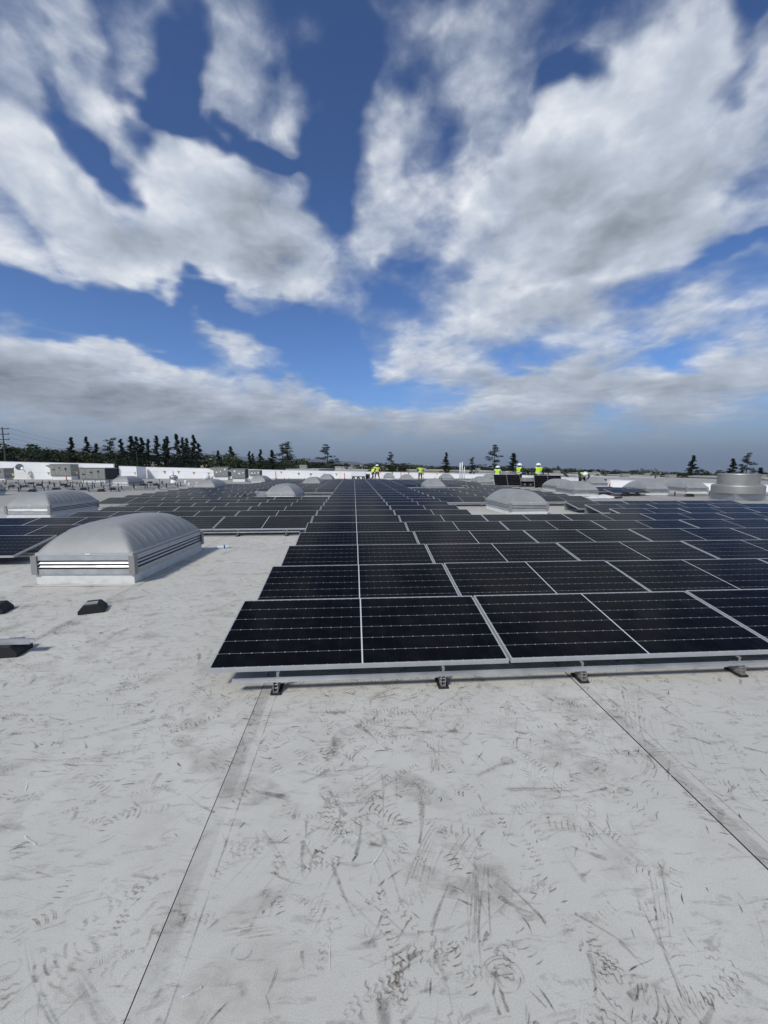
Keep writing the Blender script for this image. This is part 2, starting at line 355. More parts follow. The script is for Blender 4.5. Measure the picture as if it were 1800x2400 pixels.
# ------------------------------------------------------------------ mesh helpers
class MB:
    def __init__(s): s.v = []; s.f = []; s.mi = []; s.cur = 0
    def add(s, vs, fs):
        o = len(s.v); s.v += [tuple(a) for a in vs]; s.f += [tuple(i+o for i in f) for f in fs]; s.mi += [s.cur]*len(fs)
    def box(s, x0, x1, y0, y1, z0, z1, rot=None, c=None):
        vs = [Vector((x, y, z)) for z in (z0, z1) for y in (y0, y1) for x in (x0, x1)]
        if rot is not None:
            c = Vector(c) if c is not None else Vector(((x0+x1)/2, (y0+y1)/2, (z0+z1)/2))
            vs = [rot @ (v-c) + c for v in vs]
        s.add(vs, [(0, 2, 3, 1), (4, 5, 7, 6), (0, 1, 5, 4), (2, 6, 7, 3), (0, 4, 6, 2), (1, 3, 7, 5)]); return s
    def tube(s, p0, p1, r0, r1=None, n=10, cap=True):
        p0, p1 = Vector(p0), Vector(p1); r1 = r0 if r1 is None else r1
        d = (p1-p0).normalized(); a = d.orthogonal().normalized(); b_ = d.cross(a)
        vs = []
        for p, r in ((p0, r0), (p1, r1)):
            for i in range(n):
                t = 2*PI*i/n; vs.append(p + a*math.cos(t)*r + b_*math.sin(t)*r)
        fs = [(i, (i+1) % n, n+(i+1) % n, n+i) for i in range(n)]
        if cap: fs += [tuple(range(n-1, -1, -1)), tuple(range(n, 2*n))]
        s.add(vs, fs); return s
    def lathe(s, prof, n=32, c=(0, 0, 0)):
        vs = []
        for r, z in prof:
            for i in range(n):
                t = 2*PI*i/n; vs.append((c[0]+r*math.cos(t), c[1]+r*math.sin(t), c[2]+z))
        fs = []
        for k in range(len(prof)-1):
            for i in range(n):
                j = (i+1) % n; fs.append((k*n+i, k*n+j, (k+1)*n+j, (k+1)*n+i))
        fs.append(tuple(range((len(prof)-1)*n, len(prof)*n)))
        s.add(vs, fs); return s
    def prism(s, pts, z0, z1):
        n = len(pts); s.add([(x, y, z0) for x, y in pts]+[(x, y, z1) for x, y in pts],
            [tuple(range(n-1, -1, -1)), tuple(range(n, 2*n))]+[(i, (i+1) % n, n+(i+1) % n, n+i) for i in range(n)]); return s
    def mesh(s, name, mats, smooth=False, angle=None):
        me = bpy.data.meshes.new(name); me.from_pydata(s.v, [], s.f)
        if not isinstance(mats, (list, tuple)): mats = [mats]
        for m_ in mats: me.materials.append(m_)
        me.polygons.foreach_set('material_index', s.mi)
        if smooth: me.polygons.foreach_set('use_smooth', [True]*len(me.polygons))
        me.update()
        bm = bmesh.new(); bm.from_mesh(me); bmesh.ops.recalc_face_normals(bm, faces=bm.faces); bm.to_mesh(me); bm.free()
        return me
    def build(s, name, mats, parent=None, smooth=False):
        return put(name, s.mesh(name, mats, smooth), parent)
def bevel(me, w=.003, seg=1):
    bm = bmesh.new(); bm.from_mesh(me)
    bmesh.ops.bevel(bm, geom=bm.edges[:], offset=w, segments=seg, affect='EDGES', clamp_overlap=True)
    bm.to_mesh(me); bm.free(); return me
def put(name, me, parent=None, loc=None):
    o = bpy.data.objects.new(name, me); C.objects.link(o)
    if parent is not None: o.parent = parent
    if loc is not None: o.location = loc
    return o
def tag(o, label=None, cat=None, group=None, kind=None):
    if label: o['label'] = label
    if cat: o['category'] = cat
    if group: o['group'] = group
    if kind: o['kind'] = kind
    return o
def thing(name, label, cat, loc=(0, 0, 0), rz=0.0, group=None):
    o = bpy.data.objects.new(name, None); C.objects.link(o); o.location = loc; o.rotation_euler = (0, 0, rz)
    o.empty_display_size = .2
    return tag(o, label, cat, group)
KIDS = {}
def copy_tree(o, parent=None):
    c = o.copy(); C.objects.link(c); c.parent = parent
    for ch in [k for k in o.children]: copy_tree(ch, c)
    return c

# ------------------------------------------------------------------ setting: roof
MW = 2.61
deck = MB().box(-75, 60, -30, 64, -.40, -.012).build('roof_deck', M['seam']); tag(deck, kind='structure')
# welded membrane sheets, a hair apart and lapped, each one piece
k0, k1 = int(-75/MW)+1, int(60/MW)
rng = random.Random(4)
for k in range(-28, 22):
    x0 = .41+k*MW
    ys = [-29.5]
    y = .45-30.5*1 + rng.uniform(-2, 2) if k != -1 else .45-28
    while True:
        nxt = (y + 30.5)
        if k == -1 and abs(y-(.45-28)) < 1e-6: nxt = .45
        if nxt > 62: break
        ys.append(nxt); y = nxt
    ys.append(63.5)
    for a, b_ in zip(ys[:-1], ys[1:]):
        if b_-a < .5: continue
        sh = MB()
        z0 = .0015*((k % 2))
        # the right-hand sheet laps over the left: its left edge stands a little proud
        vs = [(x0+.0055, a+.004, -.012), (x0+MW, a+.004, -.012), (x0+MW, b_, -.012), (x0+.0055, b_, -.012),
              (x0+.0055, a+.004, .0035), (x0+.05, a+.004, .0015), (x0+MW, a+.004, .0), (x0+MW, b_, .0), (x0+.05, b_, .0015), (x0+.0055, b_, .0035)]
        fs = [(4, 5, 8, 9), (5, 6, 7, 8), (0, 4, 9, 3), (1, 2, 7, 6), (0, 1, 6, 5, 4), (3, 9, 8, 7, 2), (0, 3, 2, 1)]
        sh.add(vs, fs)
        sh.mi = [0, 0, 1, 1, 0, 0, 0]
        sh.build('membrane_sheet', [M['membrane'], M['seam']], deck)

# ------------------------------------------------------------------ scuffs, boot prints and smears: thin dirt on the membrane
dm = bpy.data.materials.new('tracked_dirt'); dm.use_nodes = True; T = NT(dm.node_tree); T.n.clear()
at_ = T.node('ShaderNodeAttribute', attribute_name='dirt'); tcn = T.node('ShaderNodeNewGeometry')
gr = T.noise(tcn.outputs['Position'], 95, 4, .75); gr2 = T.noise(tcn.outputs['Position'], 17, 4, .65)
al = T.m('MULTIPLY', T.m('MULTIPLY', at_.outputs['Alpha'], T.ss(gr.outputs[0], .30, .62, .35, 1.15)), T.ss(gr2.outputs[0], .34, .58, .25, 1.1), clamp=True)
pb = T.node('ShaderNodeBsdfDiffuse'); T.l.new(at_.outputs['Color'], pb.inputs['Color']); tb = T.node('ShaderNodeBsdfTransparent')
mx = T.node('ShaderNodeMixShader'); T.l.new(al, mx.inputs[0]); T.l.new(tb.outputs[0], mx.inputs[1]); T.l.new(pb.outputs[0], mx.inputs[2])
mo = T.node('ShaderNodeOutputMaterial'); T.l.new(mx.outputs[0], mo.inputs['Surface'])
MV, MF, MC = [], [], []
mr = random.Random(21)
def ribbon(pts, wid, alpha, col, z):
    """centre line, widths and strengths per point; strength fades to nothing at both rims"""
    k0_ = len(MV); n = len(pts)
    for i, p in enumerate(pts):
        a = pts[max(0, i-1)]; b_ = pts[min(n-1, i+1)]; dx, dy = b_[0]-a[0], b_[1]-a[1]; L = math.hypot(dx, dy) or 1; nx, ny = -dy/L, dx/L
        for t_, f_ in ((-1, 0), (-.62, 1), (.62, 1), (1, 0)):
            MV.append((p[0]+nx*wid[i]*t_, p[1]+ny*wid[i]*t_, z)); MC.append((*col, alpha[i]*f_))
    for i in range(n-1):
        for j in range(3):
            q = k0_+i*4+j; MF.append((q, q+1, q+5, q+4))
DC = [(.15, .115, .08), (.17, .13, .09), (.12, .10, .082), (.19, .148, .108), (.15, .125, .105)]
def arc(c, ang, L, bend, n=9):
    out = []; a = ang-bend/2; x, y = c[0]-math.cos(ang)*L/2, c[1]-math.sin(ang)*L/2
    for i in range(n):
        out.append((x, y)); x += math.cos(a)*L/(n-1); y += math.sin(a)*L/(n-1); a += bend/(n-1)
    return out
def mark(kind, c, z, s=1.0, ang=None):
    ang = mr.uniform(0, 2*PI) if ang is None else ang; col = mr.choice(DC)
    if kind == 'smear':
        L = mr.uniform(.05, .13+.2*mr.random()**2)*s; w_ = mr.uniform(.004, .012+.012*mr.random()**2)*s; A = mr.uniform(.15, .5); n = 9; p = arc(c, ang, L, mr.gauss(0, .35), n)
        ribbon(p, [w_*(.25+.75*(i/(n-1))**1.3)*(1 if i < n-1 else .9) for i in range(n)], [A*(.3+.7*i/(n-1))*(0 if i == 0 else 1) for i in range(n)], col, z)
    elif kind == 'tick':
        L = mr.uniform(.025, .10)*s; w_ = mr.uniform(.0018, .0045)*s; A = mr.uniform(.4, .9); n = 6; p = arc(c, ang, L, mr.gauss(0, .7), n)
        ribbon(p, [w_*math.sin(PI*(i+.6)/(n+.2)) for i in range(n)], [A*math.sin(PI*(i+.4)/n) for i in range(n)], (.09, .076, .062), z)
    elif kind == 'scratches':
        n = 5; L = mr.uniform(.12, .55)*s; b_ = mr.gauss(0, .25); A = mr.uniform(.10, .26)
        for k in range(mr.randint(3, 8)):
            o_ = mr.gauss(0, .028)*s; l2_ = L*mr.uniform(.3, 1); sh = mr.uniform(-.5, .5)*(L-l2_)
            cc = (c[0]-math.sin(ang)*o_+math.cos(ang)*sh, c[1]+math.cos(ang)*o_+math.sin(ang)*sh); p = arc(cc, ang+mr.gauss(0, .04), l2_, b_, n)
            ribbon(p, [.0022+.002*mr.random()]*n, [A*(0 if i in (0,) else 1)*mr.uniform(.5, 1.2) for i in range(n)], col, z)
    elif kind == 'boot':
        A = mr.uniform(.25, .65); L, W_ = .27*s, .095*s; nb = 11; lo, hi = sorted((mr.random()*.7, .3+mr.random()*.7)); zig = mr.random() < .6
        for k in range(nb):
            t_ = k/(nb-1)
            if not lo-.1 <= t_ <= hi+.2 or mr.random() < .15: continue
            hw = W_/2*(math.sin(PI*min(1, max(.12, t_*.88+.08)))**.5)*(1 if t_ < .4 else .82 if t_ < .55 else .95); yy = (t_-.5)*L; p = []; m2 = 9
            a0, a1 = sorted((mr.uniform(-1, -.3), mr.uniform(.2, 1)))
            for i in range(m2):
                u = a0+(a1-a0)*i/(m2-1); v = yy+(abs(((u*1.5+9) % 1)-.5)*.030*s if zig else .010*s*u*u); lx, ly = v, u*hw
                p.append((c[0]+math.cos(ang)*lx-math.sin(ang)*ly, c[1]+math.sin(ang)*lx+math.cos(ang)*ly))
            ribbon(p, [.0036*s*mr.uniform(.7, 1.2)]*m2, [A*mr.uniform(.4, 1.2)*(.2 if i in (0, m2-1) else 1) for i in range(m2)], col, z)
    elif kind == 'twist':
        A = mr.uniform(.2, .5); r0 = mr.uniform(.02, .035)*s
        for k in range(mr.randint(2, 5)):
            rr = r0+k*.011*s; a0 = mr.uniform(0, 2*PI); sp = mr.uniform(1.2, 4.6); n = 12
            ribbon([(c[0]+math.cos(a0+sp*i/(n-1))*rr, c[1]+math.sin(a0+sp*i/(n-1))*rr*.8) for i in range(n)], [.0032*s]*n, [A*mr.uniform(.5, 1)*(0 if i in (0, n-1) else 1) for i in range(n)], col, z)
    elif kind == 'chalk':
        L = mr.uniform(.03, .14); n = 6; p = arc(c, ang, L, mr.gauss(0, .8), n); ribbon(p, [mr.uniform(.002, .006)]*n, [mr.uniform(.3, .8) for _ in range(n)], (.72, .72, .71), z)
zc_ = [.0045]
def nz(): zc_[0] += 1.3e-6; return zc_[0]
def scatter(x0, x1, y0, y1, dens, kinds, avoid=True, s=1.0):
    for _ in range(int((x1-x0)*(y1-y0)*dens)):
        c = (mr.uniform(x0, x1), mr.uniform(y0, y1))
        cl = mnoise.noise(Vector((c[0]*.9, c[1]*1.1, 4.2)))+.5*mnoise.noise(Vector((c[0]*2.7, c[1]*2.7, 1)))
        if cl < mr.uniform(-.75, .35): continue
        if avoid and c[0] > .1 and c[1] > .35: continue
        mark(mr.choice(kinds), c, nz(), s*mr.uniform(.75, 1.25))
KN = ['smear']*14+['tick']*17+['scratches']*4+['boot']*16+['twist']*1+['chalk']*2
scatter(-3.2, 5.6, -2.75, .35, 190, KN, True, .9)
scatter(-6.5, .1, .35, 7.2, 130, KN, False, 1.0)
# crowded short boot scrapes in front of the first row
scatter(.2, 5.4, -1.5, -.1, 50, ['tick', 'boot', 'tick', 'smear', 'tick'], True, .8)
# broad rubbed patches under the sharper marks
for _ in range(150):
    c = (mr.uniform(-6, 5.6), mr.uniform(-2.7, 6)); 
    if c[0] > .1 and c[1] > .3: continue
    L = mr.uniform(.2, .7); n = 7; w_ = mr.uniform(.05, .16); ribbon(arc(c, mr.gauss(.3, .7), L, mr.gauss(0, .4), n), [w_*math.sin(PI*(i+.5)/n) for i in range(n)], [mr.uniform(.08, .24)*math.sin(PI*i/(n-1)) for i in range(n)], mr.choice(DC), nz())
for (x, y, L, w_, a_, bd, A, px_) in [(.70, -1.10, .22, .022, -.30, -.1, .62, 0), (.93, -.98, .20, .012, .55, .3, .5, 0), (-.55, -.45, .62, .010, .42, .35, .5, 0), (2.25, -1.55, .16, .014, -.5, .1, .45, 0),
        (2.0, -1.0, .30, .02, .4, -.3, .4, 0), (1.45, -.55, .30, .016, -.2, .3, .4, 0), (1.65, -.62, .42, .014, -.05, .1, .35, 0), (1.5, -1.30, .20, .022, 1.4, .2, .36, 0), (.1, -1.9, .5, .006, -.7, .3, .4, 0),
        (2.0, -2.0, .14, .012, 1.2, .4, .4, 0), (1.25, -2.1, .18, .03, 1.5, .1, .4, 0), (1.18, -1.85, .12, .02, .1, .2, .35, 0), (2.5, -1.2, .16, .01, .2, 0, .45, 0), (.95, -.35, .3, .02, -.05, .1, .35, 0)]:
    n = 11; p = arc((x, y), a_, L, bd, n)
    ribbon(p, [w_*(.35+.65*i/(n-1)) for i in range(n)], [A*(.35+.65*i/(n-1))*(0 if i in (0,) else 1) for i in range(n)], (.10, .085, .068), nz())
me = bpy.data.meshes.new('scuff_marks'); me.from_pydata(MV, [], MF); ca = me.color_attributes.new('dirt', 'FLOAT_COLOR', 'POINT')
ca.data.foreach_set('color', [c_ for q_ in MC for c_ in q_]); me.materials.append(dm); o = put('scuff_marks', me, deck); tag(o, kind='stuff')
print('marks tris', len(MF)*2)

# ------------------------------------------------------------------ parapet walls
def wall(pts, tops, label, th=.25, inner_gap=None):
    w = thing('parapet_wall', label, 'wall', (pts[0][0], pts[0][1], 0), group='white parapet walls round the roof')
    o = Vector((pts[0][0], pts[0][1], 0))
    for i in range(len(pts)-1):
        a, b_ = Vector((*pts[i], 0))-o, Vector((*pts[i+1], 0))-o
        d = (b_-a).normalized(); n = Vector((-d.y, d.x, 0))
        if n.y < 0 and abs(d.x) > .2: n = -n
        if abs(d.x) <= .2: n = Vector((1, 0, 0))
        L = (b_-a).length; seg = max(1, round(L/8.0))
        for s_ in range(seg):
            t0, t1 = s_/seg, (s_+1)/seg
            p, q = a+(b_-a)*t0, a+(b_-a)*t1
            p = p + d*.012; q = q - d*.004
            h0 = tops[i]+(tops[i+1]-tops[i])*t0; h1 = tops[i]+(tops[i+1]-tops[i])*t1
            mbb = MB()
            vs = [p, q, q+n*th, p+n*th, p+Vector((0, 0, h0)), q+Vector((0, 0, h1)), q+n*th+Vector((0, 0, h1)), p+n*th+Vector((0, 0, h0))]
            mbb.add(vs, [(0, 1, 2, 3), (4, 7, 6, 5), (0, 4, 5, 1), (1, 5, 6, 2), (2, 6, 7, 3), (3, 7, 4, 0)])
            mbb.build('wall_panel', M['whitewall'], w)
            cpn = MB(); e_ = .02
            vs = [p-n*e_+Vector((0, 0, h0)), q-n*e_+Vector((0, 0, h1)), q+n*(th+e_)+Vector((0, 0, h1)), p+n*(th+e_)+Vector((0, 0, h0))]
            vs = [v+Vector((0, 0, .001)) for v in vs] + [v+Vector((0, 0, .05)) for v in vs]
            cpn.add(vs, [(0, 1, 2, 3), (4, 7, 6, 5), (0, 4, 5, 1), (1, 5, 6, 2), (2, 6, 7, 3), (3, 7, 4, 0)])
            cpn.build('coping', M['whitepaint'], w)
    # cant strip where the membrane turns up
    return w
def hgt(x, ytop, pt):
    d = ray(x, ytop); t = (pt[1]-CAM.y)/d.y; return CAM.z+t*d.z
wl = [(-62, 57.2), (-32.4, 57.2)]
wall(wl, [hgt(-120, 1077, wl[0]), hgt(275, 1088, wl[1])], 'tall white parapet wall at far left with a dish on it')
w2 = [(-32.1, 57.9), (-29.7, 57.9)]
h2 = hgt(300, 1093, w2[0]); wall(w2, [h2, h2-.05], 'short white parapet bay right of the tallest wall')
w2b = [(-29.95, 58.2), (-29.95, 60.6)]
wall(w2b, [h2-.05, h2-.15], 'white return wall shading the inner roof corner')
w3 = [(-29.95, 60.9), (-10.8, 60.9), (9, 60.9), (22.3, 60.9)]
wall(w3, [hgt(340, 1095, w3[0]), hgt(646, 1102, w3[1]), hgt(945, 1107.5, w3[2]), hgt(1140, 1112, w3[3])], 'long low white parapet wall behind the flag rope')
w4 = [(22.6, 60.6), (24.2, 50), (24.73, 33), (27.1, 29.2), (31.7, 24.9), (40, 18)]
wall(w4, [hgt(1143, 1112, w4[0]), hgt(1220, 1114.5, w4[1]), hgt(1430, 1125, w4[2]), hgt(1560, 1131, w4[3]), hgt(1800, 1138, w4[4]), .45], 'low white parapet wall running behind the big exhaust fan')

# ------------------------------------------------------------------ solar panels
S = PW+.02; PITCHR = 1.5183; TILT = 0.17509; Z0 = .16
def frame_mesh():
    m_ = MB(); w_, h = .013, .036
    m_.box(0, PW, 0, w_, -h, .0015); m_.box(0, PW, PD-w_, PD, -h, .0015)
    m_.box(0, w_, w_, PD-w_, -h, .0015); m_.box(PW-w_, PW, w_, PD-w_, -h, .0015)
    return m_.mesh('panel_frame', M['alu'])
def glass_mesh():
    m_ = MB(); w_ = .013
    m_.box(w_, PW-w_, w_, PD-w_, -.007, -.0005)
    me = m_.mesh('panel_glass', [M['glass'], M['backsheet']])
    for p in me.polygons: p.material_index = 0 if p.normal.z > .5 else 1
    return me
FM, GM = frame_mesh(), glass_mesh()
defl = MB(); defl.box(.02, PW-.02, PD-.006, PD-.002, -.19, -.04, rot=Matrix.Rotation(-TILT, 3, 'X'), c=(0, PD, -.036))
DM = defl.mesh('rear_deflector', M['galv'])
occ = set()
def fill(cols, rows):
    for c_ in cols:
        for r_ in rows: occ.add((c_, r_))
R = range
fill(R(0, 2), R(0, 29)); fill(R(2, 4), R(0, 6)); fill(R(2, 4), R(10, 16)); fill(R(2, 4), R(19, 28))
fill(R(4, 5), R(0, 9)); fill(R(5, 7), R(0, 9)); fill(R(7, 10), R(3, 8)); fill(R(4, 5), R(10, 19)); fill(R(4, 5), R(21, 27))
fill(R(7, 8), R(14, 17))
fill(R(-1, 0), R(5, 11)); fill(R(-2, -1), R(5, 11)); fill(R(-3, -2), R(3, 15)); fill(R(-4, -3), R(3, 6)); fill(R(-5, -4), R(3, 6)); fill(R(-4, -3), R(10, 15))
fill(R(-2, 0), R(15, 29)); fill(R(-4, -2), R(15, 21)); fill(R(-3, -2), R(21, 29))
occ -= {(-2, 21), (-2, 22)}
for r_ in (0, 1, 2): occ -= {(6, r_), (5, r_)} if r_ == 0 else set()
ORD = ['front', 'second', 'third', 'fourth', 'fifth', 'sixth', 'seventh', 'eighth', 'ninth', 'tenth', 'eleventh', 'twelfth', 'thirteenth', 'fourteenth',
       'fifteenth', 'sixteenth', 'seventeenth', 'eighteenth', 'nineteenth', 'twentieth', 'twenty-first', 'twenty-second', 'twenty-third', 'twenty-fourth',
       'twenty-fifth', 'twenty-sixth', 'twenty-seventh', 'twenty-eighth', 'twenty-ninth', 'thirtieth']
NUM = ['', 'next', 'second', 'third', 'fourth', 'fifth', 'sixth', 'seventh', 'eighth', 'ninth']
def plabel(c_, r_):
    if (c_, r_) == (0, 0): return 'nearest black solar panel, at the left end of the front row'
    if c_ == 0: return 'black solar panel in the long straight column, %s from the front' % ORD[r_]
    side = 'right' if c_ > 0 else 'left'
    if r_ == 0: return 'black solar panel in the front row, %s %s of its leftmost panel' % (NUM[abs(c_)], side)
    return 'black solar panel, %s row from front, %s %s of the straight column' % (ORD[r_], NUM[abs(c_)], side)
proto = None
cells = sorted(occ, key=lambda a: (Vector(((a[0]+.5)*S, a[1]*PITCHR, 0))-CAM).length)
print('panels', len(cells))
rest = []
jr = random.Random(8)
for i, (c_, r_) in enumerate(cells):
    if i >= 298: rest.append((c_, r_)); continue
    loc = (c_*S, r_*PITCHR, Z0+.036*math.cos(TILT)); rot = (TILT+jr.uniform(-.004, .004), jr.uniform(-.0015, .0015), 0)
    if proto is None:
        o = thing('solar_panel', plabel(c_, r_), 'solar panel', group='solar panels laid out in rows on the roof')
        put('frame', FM, o); put('glass', GM, o); proto = o
    else:
        o = copy_tree(proto)
    o.location = loc; o.rotation_euler = rot
    o['label'] = plabel(c_, r_)
if rest:
    m_ = MB(); m2 = MB()
    for (c_, r_) in rest:
        Rm = Matrix.Rotation(TILT, 3, 'X'); of = Vector((c_*S, r_*PITCHR, Z0+.036))
        for me, tgt in ((FM, m_), (GM, m2)):
            for_v = [Rm @ v.co + of for v in me.vertices]
            tgt.add(for_v, [tuple(p.vertices) for p in me.polygons])
    far = thing('distant_solar_panels', 'farthest solar panels merging into thin dark rows before the parapet', 'solar panels'); far['kind'] = 'stuff'
    m_.build('frame', M['alu'], far)['kind'] = 'stuff'; m2.build('glass', M['backsheet'], far)['kind'] = 'stuff'

# racking under exposed fronts
def foot_meshes():
    pad = MB().box(-.042, .042, -.030, .13, 0.004, .020); pm = bevel(pad.mesh('pad', M['rubber']), .004)
    br = MB(); br.box(-.020, -.015, -.018, .10, .020, .096); br.box(.015, .020, -.018, .10, .020, .096); br.box(-.015, .015, -.018, .10, .020, .026)
    br.tube((-.026, .0, .05), (.026, .0, .05), .006, n=6); br.tube((-.026, .0, .078), (.026, .0, .078), .005, n=6)
    return pm, br.mesh('bracket', M['darkalu'])
PM, BM = foot_meshes()
def rail_run(x0, x1, yrow, label, feet, ysh=-.038, cat='rail'):
    t = thing('support_rail', label, 'rail', (x0, yrow+ysh, 0), group='mounting rails in front of the panel rows')
    L = x1-x0
    m_ = MB(); m_.box(0, L, -.016, -.013, .098, .112); m_.box(0, L, .013, .016, .098, .121); m_.box(0, L, -.013, .013, .098, .101)
    m_.box(0, L, -.024, -.016, .098, .101)
    m_.build('rail_channel', M['alu_mill'], t)
    for fx in feet:
        f = put('foot_pad', PM, t, (fx-x0, -.02, 0)); put('foot_bracket', BM, f)
        cl = MB().box(-.010, .010, .0165, .022, .101, .148); cl.box(-.012, .012, .0165, .050, .148, .153)
        c_ = cl.build('panel_clamp', M['darkalu'], t); c_.location = (fx-x0+.01, 0, 0)
    return t
rail_run(.19, 4.47, 0, 'silver mounting rail on black feet along the front panel row, left length', [.54, 1.89, 3.09])
rail_run(4.475, 12.4, 0, 'silver mounting rail on black feet along the front panel row, right length', [4.46+.06, 5.9, 7.3, 8.7])
rail_run(-7.4, -.25, 5*PITCHR, 'silver mounting rail before the dark panel row behind the nearest skylight', [-6.3, -4.2, -1.85, -.6, -3.0])
rail_run(5.0, 12.4, 10*PITCHR, 'silver mounting rail below the panel row behind the right skylight', [5.6, 7.0, 9.6, 11.4])
rail_run(-9.9, -7.5, 10*PITCHR, 'silver mounting rail below the panel beside the left rear skylight', [-9.3, -8.0])
rail_run(-4.9, -.1, 15*PITCHR, 'silver mounting rail of the row beyond the low middle skylight', [-4.2, -2.5, -.8])
# wind deflectors behind the three stepped panel ends at right
dfs = [(4, 8), (4, 7), (4, 6), (-2, 14), (-3, 12), (-3, 13), (-3, 3)]
for i, (c_, r_) in enumerate(dfs):
    d_ = MB().box(.0, .9 if c_ > 0 else 2.4, 0, .012, .03, .30).build('wind_deflector', M['galv'])
    d_.location = (c_*S+.03, r_*PITCHR+1.135, 0)
    names = ['under the rearmost stepped panel end', 'under the middle stepped panel end', 'under the nearest stepped panel end', 'behind the panel left of the middle skylight',
             'behind the far left panel block, nearer plate', 'behind the far left panel block, farther plate', 'behind the nearest panel at the left edge']
    tag(d_, 'grey sheet metal wind deflector '+names[i], 'deflector', 'wind deflectors behind panel rows')
# end trays seen under the left-hand near panel
for j, yy in enumerate((4.95, 5.25)):
    tr_ = MB(); tr_.box(-5.4, -4.78, yy, yy+.05, .08, .12); tr_.box(-5.4, -4.78, yy+.05, yy+.06, .08, .15)
    o = tr_.build('rail_end', M['alu_mill']); tag(o, 'bright rail end poking out beside the left panel, %s one' % ('nearer', 'farther')[j], 'rail', 'rail ends by the left panel')

# ------------------------------------------------------------------ skylights
SW, SL = 1.50, 2.42
def dome_mesh(ribs=True):
    bm = bmesh.new(); nx, ny = 40, 96; w2, l2 = SW/2-.03, SL/2-.03; H = .445; eL = .62
    grid = []
    for j in range(ny+1):
        row = []
        v_ = -l2+2*l2*j/ny
        for i in range(nx+1):
            u_ = -w2+2*w2*i/nx
            A = 1-(abs(u_)/w2)**2.6
            e_ = min(1.0, (l2-abs(v_))/eL); B = 1-(1-e_)**2.4
            t_ = abs(v_)/l2
            k_ = 8.0
            z = H*min(A, B) if A < .999 or True else 0
            # soften crease slightly
            h_ = max(.09-abs(A-B), 0)/.09; z -= H*h_*h_*.09*.25
            z *= (1-.10*t_*t_)
            if ribs and A < B+.02 and abs(v_) < l2-.30:
                f_ = max(0, 1-A/1.0)*min(1, A*4)
                z += .040*f_*max(0, math.sin(v_/.115*PI))**1.3
            row.append(bm.verts.new((u_, v_, z)))
        grid.append(row)
    for j in range(ny):
        for i in range(nx): bm.faces.new((grid[j][i], grid[j][i+1], grid[j+1][i+1], grid[j+1][i]))
    me = bpy.data.meshes.new('skylight_dome'); bm.to_mesh(me); bm.free(); me.materials.append(M['dome'])
    me.polygons.foreach_set('use_smooth', [True]*len(me.polygons)); return me
DOME = dome_mesh()
def ring(m_, w2, l2, t, z0, z1):
    m_.box(-w2, w2, -l2, -l2+t, z0, z1); m_.box(-w2, w2, l2-t, l2, z0, z1)
    m_.box(-w2, -w2+t, -l2+t, l2-t, z0, z1); m_.box(w2-t, w2, -l2+t, l2-t, z0, z1)
